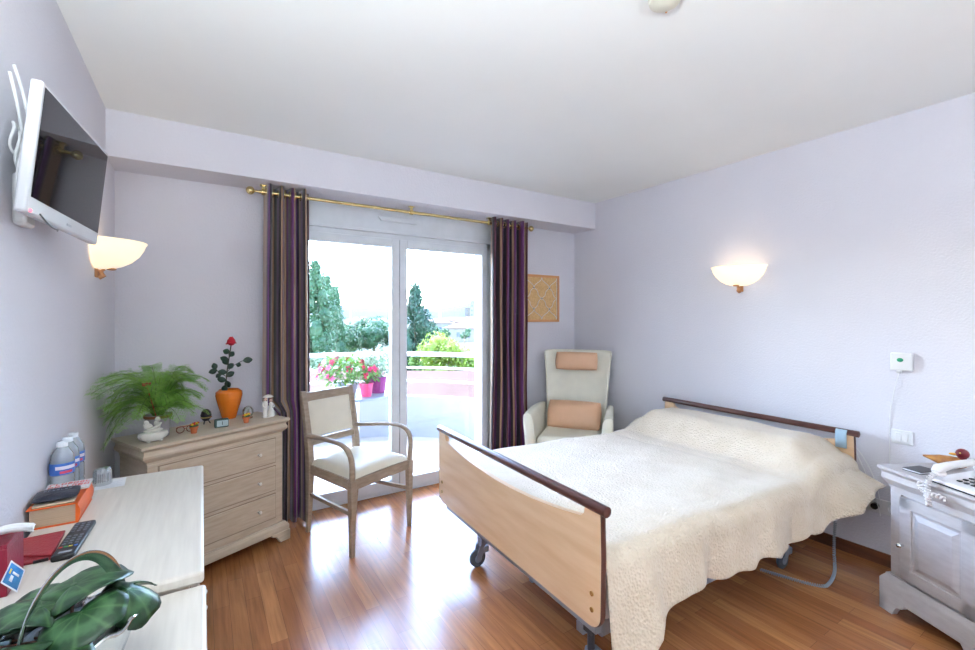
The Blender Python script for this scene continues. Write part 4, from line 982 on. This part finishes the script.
ob.data.shade_smooth(); ob.data.set_sharp_from_angle(angle=R(60))
md = ob.modifiers.new('bevel', 'BEVEL'); md.width = .018; md.segments = 3; md.limit_method = 'ANGLE'; md.angle_limit = R(50)
MB().box(-.25, .25, -.285, .22, .30, .43).build('seat_cushion', M_arm, t, bev=.045, seg=5)
MB().box(-.25, .25, -.27, .24, .12, .31).build('seat_base', M_arm, t, bev=.02)
for s in (-1, 1):
    m = MB()
    # arm: side profile in y-z swept with varying thickness
    ys = [-.33, -.32, -.2, -.05, .1, .24]; zt_ = [.585, .60, .60, .60, .60, .60]
    def af(u, v, s=s):
        y = -.30+.57*u
        a = 2*math.pi*v
        hz = (.61+.02*math.sin(math.pi*u)-.13)/2; zc = .13+hz
        th = .043*(1-.25*u)
        ca_, sa_ = math.cos(a), math.sin(a)
        ex = lambda c: math.copysign(abs(c)**.45, c)
        z = zc+hz*ex(sa_)
        lean = .035*((z-.13)/.48)**1.5*(1-.5*u)
        return (s*(.285+th*ex(ca_)+lean), y+(.02*(1-(z-.13)/.48) if u < .3 else 0)*(1-u/.3 if u < .3 else 0)+.0, z)
    m.surf(af, 14, 28)
    # end caps
    for uu in (0, 1):
        ring = [Vector(af(uu, k/28)) for k in range(28)]; c = sum(ring, Vector())/28
        m.add([c+Vector((0, (-.02 if uu == 0 else 0), 0))]+[c.lerp(q, .75)+Vector((0, (-.015 if uu == 0 else 0), 0)) for q in ring]+ring, [(0, 1+k, 1+(k+1) % 28) for k in range(28)]+[(1+k, 29+k, 29+(k+1) % 28, 1+(k+1) % 28) for k in range(28)])
    m.build('armrest', M_arm, t, ang=60)
    for y in (-.22, .2):
        MB().taper((s*.22-.015, s*.22+.015, y-.015, y+.015, 0), (s*.22-.022, s*.22+.022, y-.022, y+.022, .13)).build('leg', M_chairwood, t, bev=.002)
m = cushion(.38, .165, .085, 22, .4); o = m.build('head_pillow', M_peach, t, ang=80); o.location = (0, .262, .995); o.rotation_euler = (R(78), 0, 0)
m = cushion(.47, .25, .12, 24, .45); o = m.build('lumbar_cushion', M_peach, t, ang=80); o.location = (.0, .105, .54); o.rotation_euler = (R(66), 0, R(-3))

# ================================================================== DINING ARMCHAIR
t = thing('wooden_armchair', 'taupe wooden open-arm chair with cream seat standing before the balcony door', 'chair', (1.286, 2.902, 0), R(24))
hx, fy, by, hb_ = .237, -.23, .235, .188
for s in (-1, 1):
    # front leg running up into a bent arm
    leg = MB(); leg.taper((s*hx-.013, s*hx+.013, fy-.013, fy+.013, 0), (s*hx-.021, s*hx+.021, fy-.02, fy+.02, .44)); leg.build('front_leg', M_chairwood, t, bev=.004)
    arm = bez((s*hx, fy, .43), (s*(hx+.004), fy-.015, .56), (s*(hx+.018), fy-.02, .645), (s*(hx+.02), fy+.12, .652), 12)+bez((s*(hx+.02), fy+.12, .652), (s*(hx+.012), fy+.25, .655), (s*(hb_+.02), .12, .632), (s*(hb_+.0), .262, .622), 10)[1:]
    N = len(arm); MB().tube(arm, [.020-.003*math.sin(math.pi*i/(N-1)) for i in range(N)], 12, flat=(.75, 1.0), up=(0, -1, 0)).build('arm', M_chairwood, t)
    bk = MB(); Y = lambda z: by+.02*max(0, (.42-z)/.42)**1.5+.075*max(0, (z-.45)/.45)**1.3
    zz = [0, .2, .42, .55, .7, .82, .905]; wz = [.012, .017, .021, .02, .018, .017, .016]
    vs = []; fs = []
    for z, w_ in zip(zz, wz):
        y = Y(z)
        vs += [(s*hb_-w_, y-w_, z), (s*hb_+w_, y-w_, z), (s*hb_+w_, y+w_, z), (s*hb_-w_, y+w_, z)]
    for i in range(len(zz)-1):
        for k in range(4): fs.append((i*4+k, i*4+(k+1) % 4, i*4+4+(k+1) % 4, i*4+4+k))
    fs += [(3, 2, 1, 0), tuple(4*(len(zz)-1)+k for k in range(4))]
    bk.add(vs, fs).build('back_leg', M_chairwood, t, bev=.004)
    MB().prism([(s*hx-.011, fy+.015), (s*hx+.011, fy+.015), (s*hb_+.011, by-.01), (s*hb_-.011, by-.01)], 'z', .385, .445).build('side_apron', M_chairwood, t, bev=.002)
    MB().prism([(s*hx-.009, fy+.01), (s*hx+.009, fy+.01), (s*hb_+.009, by), (s*hb_-.009, by)], 'z', .238, .262).build('stretcher', M_chairwood, t, bev=.003)
MB().box(-hx, hx, fy-.01, fy+.012, .385, .445).build('front_apron', M_chairwood, t, bev=.002)
MB().box(-hb_, hb_, by-.01, by+.012, .385, .445).build('rear_apron', M_chairwood, t, bev=.002)
def rail(z0, z1, nm):
    m = MB(); m.surf(lambda u, v: (-hb_+2*hb_*u, Y((z0+z1)/2)-.011+.012*math.sin(math.pi*u)+.022*(v > .5 or 0)*0+.022*[0, 1, 1, 0, 0][round(v*4)], [z0, z0, z1, z1, z0][round(v*4)]), 12, 4)
    m.build(nm, M_chairwood, t, ang=40)
rail(.835, .895, 'top_rail'); rail(.555, .595, 'lower_back_rail')
m = MB()
def bp(sd):
    def g(u, v):
        a, b = 2*u-1, 2*v-1; z = .722+.118*b
        e = (max(0, 1-a**4)*max(0, 1-b**4))**.5
        return (a*.168, Y(z)+.012*math.sin(math.pi*u)-.002+sd*(.022*e), z)
    return g
m.surf(bp(-1), 20, 16); m.surf(bp(1), 20, 16); m.build('back_pad', M_cream, t, ang=80)
m = MB()
def sp_(sd):
    def g(u, v):
        a, b = 2*u-1, 2*v-1
        e = (max(0, 1-abs(a)**5)*max(0, 1-abs(b)**5))**.45
        return (a*(.212-.022*b), .0+b*.232, .445+(.052*e+.004*math.cos(a*1.5) if sd > 0 else 0))
    return g
m.surf(sp_(1), 26, 26); m.surf(sp_(-1), 26, 26); m.build('seat_pad', M_cream, t, ang=80)

# ================================================================== BALCONY
BCx, BCy, BR = 1.35, YB, 1.92
def arcp(r, a): return (BCx+r*math.cos(a), BCy+.28+(r)*math.sin(a)*1.0-.0)
BCy2 = YB
def arc(r, n=40, a0=0, a1=math.pi): return [(BCx+r*math.cos(a0+(a1-a0)*i/n), BCy2+r*math.sin(a0+(a1-a0)*i/n)) for i in range(n+1)]
pl = [(x, y) for x, y in arc(BR+.14) if y >= YB+.28]
struct(MB().prism([(x, max(y, YB+.0)) for x, y in [(BCx+(BR+.14), YB+.0)]+arc(BR+.14)[1:-1]+[(BCx-(BR+.14), YB+.0)]], 'z', -.14, -.012).build('balcony_floor', mat('pale_balcony_tiles', rgb(150, 144, 136), .6, col2=rgb(140, 133, 125), scale=3), smooth=False))
outer, inner = arc(BR+.12), arc(BR)
m = MB(); n = len(inner)
vs = [(x, y, z) for z in (-.012, .46) for (x, y) in inner]+[(x, y, z) for z in (-.012, .46) for (x, y) in outer]
fs = []
for i in range(n-1):
    fs += [(i, i+1, n+i+1, n+i), (2*n+i, 2*n+i+1, 3*n+i+1, 3*n+i), (n+i, n+i+1, 3*n+i+1, 3*n+i), (i, i+1, 2*n+i+1, 2*n+i)]
fs += [(0, n, 3*n, 2*n), (n-1, 2*n-1, 4*n-1, 3*n-1)]
keep = MB(); keep.add(vs, fs)
struct(keep.build('balcony_parapet', M_concrete, ang=50))
M_railw = mat('white_painted_steel', rgb(236, 236, 236), .35)
t = tag(bpy.data.objects.new('balcony_railing', None), 'white curved metal railing with three bars above the balcony parapet', 'railing'); COL.objects.link(t); t.location = (BCx, BCy2, .46)
for z, r in ((.495, .026), (.335, .014), (.178, .014)):
    MB().tube([(x-BCx, y-BCy2, z) for x, y in arc(BR+.06, 60)][2:-2], r, 10).build('bar', M_railw, t)
for i in range(5):
    a = math.pi*(.02+.96*i/4) if False else [R(8), R(62), R(118), R(172)][i % 4] if i < 4 else None
    if a is None: continue
    x, y = (BR+.06)*math.cos(a), (BR+.06)*math.sin(a)
    MB().cyl((x, y, -.0), (x, y, .495), .014).build('post', M_railw, t)
struct(MB().prism([(x, max(y, YB+.28)) for x, y in arc(1.35)], 'z', 2.62, 2.8).build('balcony_canopy', M_concrete, smooth=False))
struct(MB().box(-8, -.22, YB, YB+.28, -4, 6).box(W+.22, W+8, YB, YB+.28, -4, 6).box(-.22, W+.22, YB, YB+.28, ZC+.15, 6).box(-.22, W+.22, YB+.0, YB+.28, -4, -.14).build('wall_facade', M_concrete, smooth=False))

# bistro table and pots
tx, ty = 1.595, 3.995
t = thing('round_balcony_table', 'round grey metal table holding flower pots on the balcony', 'table', (tx, ty, -.012))
MB().lathe([(0, .70), (.30, .70), (.305, .708), (.30, .716), (0, .716)], n=48).build('table_top', mat('grey_table_metal', rgb(120, 128, 138), .35, metal=.4), t)
MB().cyl((0, 0, .03), (0, 0, .70), .025).build('column', M_railw, t)
MB().lathe([(0, 0), (.2, 0), (.2, .012), (.03, .04), (0, .04)], n=32).build('foot_plate', M_railw, t)
ZTb = .705
M_fol = leaf_mat('bright_green_foliage', rgb(112, 150, 60), rgb(60, 100, 44), .4, scale=20); M_fol2 = leaf_mat('variegated_foliage', rgb(84, 118, 80), rgb(140, 156, 132), .3, scale=25)
def flowerpot(loc, label, potcol, prof, sx, crown, n, folm, blooms, seed, fl=0):
    t = thing('flower_pot', label, 'potted plant', loc, 0)
    MB().lathe(prof, n=40, sx=sx, flute=fl, fn=16).build('pot', potcol, t)
    MB().lathe([(0, prof[-1][1]-.012), (prof[2][0]*.9, prof[-1][1]-.012)], n=20, sx=sx).build('soil', M_soil, t)
    r = random.Random(seed); f = MB(); hz = prof[2][1]
    (cx_, cy_, cz), (rx, ry, rz) = crown
    for i in range(n):
        while True:
            p = Vector((r.uniform(-1, 1), r.uniform(-1, 1), r.uniform(-1, 1)))
            if .3 < p.length < 1: break
        c = Vector((cx_+p.x*rx, cy_+p.y*ry, cz+p.z*rz)); d = Vector((p.x+r.uniform(-.4, .4), p.y+r.uniform(-.4, .4), r.uniform(-.5, .5)))
        leaf(f, c, d, r.uniform(.035, .06), .024, .3, nrm=Vector((r.uniform(-.5, .5), r.uniform(-.5, .5), 1)).normalized(), n=3)
    for i in range(14):
        a = i*2.4; q = r.uniform(.3, .9); f.tube([(0, 0, hz-.02), (cx_*.5+rx*q*.4*math.cos(a), cy_*.5+ry*q*.4*math.sin(a), (hz+cz)/2), (cx_+rx*q*math.cos(a), cy_+ry*q*math.sin(a), cz+rz*r.uniform(-.2, .5))], .002, 4)
    f.build('foliage', folm, t, smooth=False)
    for i in range(blooms):
        a = r.uniform(0, 2*math.pi); el = r.uniform(-.4, 1.0); k = r.uniform(.85, 1.05)
        c = Vector((cx_+rx*k*math.cos(a)*math.cos(el), cy_+ry*k*math.sin(a)*math.cos(el), cz+rz*k*math.sin(el)))
        b = MB(); ax = Vector((math.cos(a), math.sin(a), .3)).normalized()
        q_ = ax.to_track_quat('Z', 'Y').to_matrix().to_4x4(); b.T = Matrix.Translation(c) @ q_
        sz = r.uniform(.022, .034)
        for j in range(5):
            an = 2*math.pi*j/5; leaf(b, (0, 0, 0), (math.cos(an), math.sin(an), .35), sz, sz*.85, .4, n=3)
        b.sph((0, 0, .004), .005, n=8, m=5)
        b.build('blossom', M_pinks[i % 3], t, ang=80)
    return t
M_pinks = [mat('deep_pink_petals', rgb(196, 30, 84), .6), mat('pale_pink_petals', rgb(216, 96, 132), .6), mat('crimson_petals', rgb(160, 20, 50), .6)]
flowerpot((tx-.09, ty+.02, ZTb), 'oval white planter of pink and red flowers on the balcony table', mat('white_planter', rgb(178, 182, 190), .4), [(0, 0), (.06, 0), (.075, .10), (.078, .10), (.078, .108), (.07, .108), (.066, .09)], 1.5, ((.0, -.02, .215), (.25, .17, .14)), 460, M_fol, 34, 11)
flowerpot((tx+.04, ty-.16, ZTb), 'bright pink ribbed small pot in the middle of the balcony table', mat('bright_pink_pot', rgb(206, 56, 104), .35), [(0, 0), (.042, 0), (.056, .105), (.060, .105), (.060, .115), (.052, .115), (.048, .1)], 1, ((.03, -.02, .20), (.07, .06, .06)), 60, M_fol, 7, 5, .03)
flowerpot((tx+.19, ty-.02, ZTb), 'magenta ribbed pot with variegated foliage at right of balcony table', mat('magenta_pot', rgb(140, 24, 106), .35), [(0, 0), (.062, 0), (.076, .135), (.080, .135), (.080, .147), (.07, .147), (.066, .13)], 1, ((.0, .0, .26), (.15, .13, .14)), 300, M_fol2, 0, 8, .03)
# ================================================================== OUTSIDE
GZ = -4.2
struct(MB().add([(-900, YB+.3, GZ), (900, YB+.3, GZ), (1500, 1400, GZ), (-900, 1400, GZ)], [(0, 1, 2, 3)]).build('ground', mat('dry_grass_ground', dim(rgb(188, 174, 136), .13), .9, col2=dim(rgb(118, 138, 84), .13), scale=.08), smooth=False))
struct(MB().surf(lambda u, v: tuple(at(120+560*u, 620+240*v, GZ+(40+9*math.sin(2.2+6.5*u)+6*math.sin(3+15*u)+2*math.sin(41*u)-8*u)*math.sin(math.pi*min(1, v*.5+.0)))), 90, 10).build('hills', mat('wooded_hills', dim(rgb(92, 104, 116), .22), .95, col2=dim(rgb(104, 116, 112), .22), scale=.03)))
M_trunk = mat('brown_bark', rgb(110, 90, 72), .9, bump=.5, bscale=12)
LM = {}
def tree(label, u, d, ztop, zbot, rx, ncl, nleaf, lsz, col, col2, kind='round', seed=1, name='leafy_tree', group=None):
    p = at(u, d, GZ); t = thing(name, label, 'tree', p, 0, group); r = random.Random(seed)
    key = (col, col2)
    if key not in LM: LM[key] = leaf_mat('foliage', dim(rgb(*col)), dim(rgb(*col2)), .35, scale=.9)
    H_ = ztop-GZ; zb = zbot-GZ
    MB().tube([(0, 0, 0), (.05, .03, H_*.3), (0, .05, zb+(H_-zb)*.6)], [.05*rx+.06, .04*rx+.05, .03], 8).build('trunk', M_trunk, t)
    cl = []
    for i in range(ncl):
        q = (i+.5)/ncl if kind == 'spire' else r.random(); a = r.uniform(0, 2*math.pi)
        if kind == 'spire':
            z = zb+(H_-zb)*q; w = rx*(math.sin(math.pi*min(1, q*.80+.12))**.5); o_ = w*.42*min(1, (1-q)*3); cl.append((Vector((o_*math.cos(a), o_*math.sin(a), z-.1)), max(.14, w*.52), 1.7))
        else:
            el = math.asin(r.uniform(-.6, 1)); k = r.uniform(.45, .8)
            cl.append((Vector((rx*k*math.cos(a)*math.cos(el), rx*k*math.sin(a)*math.cos(el), zb+(H_-zb)*(.48+.5*k*math.sin(el)*.9))), rx*r.uniform(.28, .45), .8))
    f = MB(); per = nleaf//ncl
    for (c, rr, asp) in cl:
        for k in range(per):
            n_ = Vector((r.gauss(0, 1), r.gauss(0, 1), r.gauss(0, 1))).normalized()
            c2 = c+Vector((n_.x*rr, n_.y*rr, n_.z*rr*asp))*r.uniform(.6, 1.18)
            a1 = Vector((r.gauss(0, 1), r.gauss(0, 1), r.gauss(0, 1))).normalized(); nr = (n_+a1*.6).normalized()
            x = nr.orthogonal().normalized()*lsz; y = nr.cross(x.normalized())*lsz
            f.add([c2-x, c2-y*.6, c2+x, c2+y*.6], [(0, 1, 2, 3)])
        s_ = MB()
    # dense inner masses so that the crown reads as solid
    for (c, rr, asp) in cl: f.sph(c, (rr*.62, rr*.62, rr*.62*asp), n=7, m=5)
    f.build('crown', LM[key], t, smooth=False, recalc=False)
    return t
tree('tall green poplar, leftmost of the spires seen through left door leaf', 316, 26, 4.6, -3.4, 1.25, 30, 6000, .09, (100, 150, 100), (58, 108, 66), 'spire', 1, 'poplar_tree')
tree('tall green poplar, middle of the three spires through left door leaf', 327, 29.5, 4.1, -3.4, 1.2, 24, 4600, .09, (104, 152, 104), (60, 110, 70), 'spire', 2, 'poplar_tree')
tree('green poplar, lowest and rightmost of the three spires through left door leaf', 336, 33, 3.7, -3.4, .95, 20, 3600, .09, (96, 146, 100), (58, 108, 66), 'spire', 3, 'poplar_tree')
tree('tall dark green tree at the left of the right door leaf', 415, 30, 3.5, -3.2, 1.4, 26, 5000, .1, (66, 118, 84), (36, 84, 60), 'spire', 4)
tree('broad lower dark green tree beside the tall one through right door leaf', 428, 34.5, 1.9, -3.2, 1.2, 20, 3600, .1, (66, 120, 84), (38, 86, 60), 'round', 5)
tree('bright yellow-green round tree beyond the balcony railing in right door leaf', 449, 22, 1.1, -3.2, 1.75, 26, 5600, .085, (196, 214, 86), (140, 178, 60), 'round', 6)
tree('bright green smaller tree left of the yellow-green one', 424, 26, .1, -3.2, 1.1, 18, 3600, .085, (150, 190, 80), (92, 146, 62), 'round', 7)
tree('small dark cypress right of the yellow-green tree', 477, 27, .45, -3.2, .32, 10, 1400, .07, (60, 110, 74), (36, 80, 54), 'spire', 8, 'cypress_tree')
tree('pale grey-green olive tree just beyond the railing in left door leaf', 326, 18, .45, -3.4, 1.8, 26, 5600, .085, (160, 186, 140), (112, 148, 104), 'round', 9, 'olive_tree')
tree('dark umbrella pine with a wide rounded crown in left door leaf', 374, 38, 1.6, -1.6, 3.0, 26, 4800, .12, (86, 136, 84), (50, 100, 62), 'round', 10, 'umbrella_pine')
tree('pale green tree below the umbrella pine behind the balcony flowers', 380, 22.5, -.35, -3.4, 1.3, 22, 4600, .08, (150, 180, 130), (100, 142, 96), 'round', 12)
tree('mid green bushy tree between the poplars and umbrella pine', 347, 43, .6, -2.6, 1.9, 20, 3600, .1, (140, 176, 100), (90, 136, 76), 'round', 13)
tree('green bushy tree low beyond the railing in right door leaf', 440, 17.5, -.75, -3.6, 1.3, 20, 4400, .08, (112, 160, 84), (70, 120, 62), 'round', 14)
tree('dark green bush low at the right edge of right door leaf', 472, 14.6, -.3, -3.6, .7, 16, 3200, .08, (96, 144, 80), (60, 108, 60), 'round', 15)
r = random.Random(21)
FT = [(345+ (i % 3)*17 if i % 2 else 440+(i*11) % 40, 75+6*i if i < 5 else 103+14*(i-4)) for i in range(16)]
for i, (u, d) in enumerate(FT):
    o = tree('small distant round tree among the far houses in the valley', u+r.uniform(-4, 4), d, GZ+r.uniform(3.2, 5.0), GZ+.8, r.uniform(1.0, 1.7), 6, 420, .3, (120, 156, 110), (84, 128, 88), 'round', 30+i, 'distant_tree', 'distant valley trees')
# neighbour's roof
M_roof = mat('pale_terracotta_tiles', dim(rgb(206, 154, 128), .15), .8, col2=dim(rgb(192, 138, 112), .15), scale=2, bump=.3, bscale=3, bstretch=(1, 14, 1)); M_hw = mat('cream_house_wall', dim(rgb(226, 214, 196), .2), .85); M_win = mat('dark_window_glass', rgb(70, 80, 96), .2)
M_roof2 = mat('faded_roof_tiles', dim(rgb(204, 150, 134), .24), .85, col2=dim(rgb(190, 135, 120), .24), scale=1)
def house(label, u, d, w_, dp, wall_z, roof_h, rz, name='house', group=None, m=M_roof2, nwin=3, flat=False, over=.4, base=GZ):
    p = at(u, d, base); t = thing(name, label, 'house' if not flat else 'building', p, rz, group)
    h = wall_z-base
    MB().box(-w_/2, w_/2, -dp/2, dp/2, 0, h).build('wall', M_hw, t, smooth=False)
    if not flat:
        a, b = w_/2+over, dp/2+over; k = min(a, b)*.85
        MB().add([(-a, -b, h), (a, -b, h), (a, b, h), (-a, b, h), (-a+k, 0, h+roof_h), (a-k, 0, h+roof_h)], [(0, 1, 5, 4), (1, 2, 5), (2, 3, 4, 5), (3, 0, 4), (3, 2, 1, 0)]).build('roof', m, t, smooth=False)
    else: MB().box(-w_/2-.2, w_/2+.2, -dp/2-.2, dp/2+.2, h, h+.5).build('roof', M_hw, t, smooth=False)
    rows = max(1, int(h//3))
    for rr in range(rows):
        for i in range(nwin):
            x = -w_/2+w_*(i+.5)/nwin; MB().box(x-w_/nwin*.16, x+w_/nwin*.16, -dp/2-.04, -dp/2+.02, 1+rr*3.0, 2.2+rr*3.0).build('window', M_win, t, smooth=False)
    return t
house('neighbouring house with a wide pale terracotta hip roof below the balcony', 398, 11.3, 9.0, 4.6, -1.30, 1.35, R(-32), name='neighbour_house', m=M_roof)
FH = [(u_, 110+14*k_, w_) for k_, (u_, w_) in enumerate(((466, 8), (352, 8), (470, 9), (371, 9), (437, 9), (361, 10), (463, 11), (384, 11), (452, 11), (378, 11), (444, 11), (457, 12)))]
for i, (u, d, w_) in enumerate(FH):
    house('small distant pale house with a faded tile roof in the valley', u, d, w_, 8, GZ+3.2+(i % 3)*.6, 1.6, R(-32+(i*37) % 50-25), name='distant_house', group='distant valley houses', nwin=3)
house('tall pale apartment block far away at the right of the view', 478, 300, 11, 9, GZ+17, 0, R(-30), name='apartment_block', flat=True, nwin=4)
house('lower pale apartment block beside the tall one far away', 471, 310, 8, 9, GZ+12, 0, R(-30), name='apartment_block', flat=True, nwin=3)
for (u, d, h, lab) in ((350.5, 230, 17, 'slender distant mast on the valley floor through left door leaf'), (440, 190, 15, 'slender distant chimney above the houses through right door leaf')):
    t = thing('chimney_mast', lab, 'tower', at(u, d, GZ))
    MB().cyl((0, 0, 0), (0, 0, h), .75, .45, n=12).build('shaft', mat('grey_concrete_shaft', rgb(150, 156, 170), .8), t); MB().cyl((0, 0, h), (0, 0, h+.6), .6, n=12).build('cap', M_concrete, t)
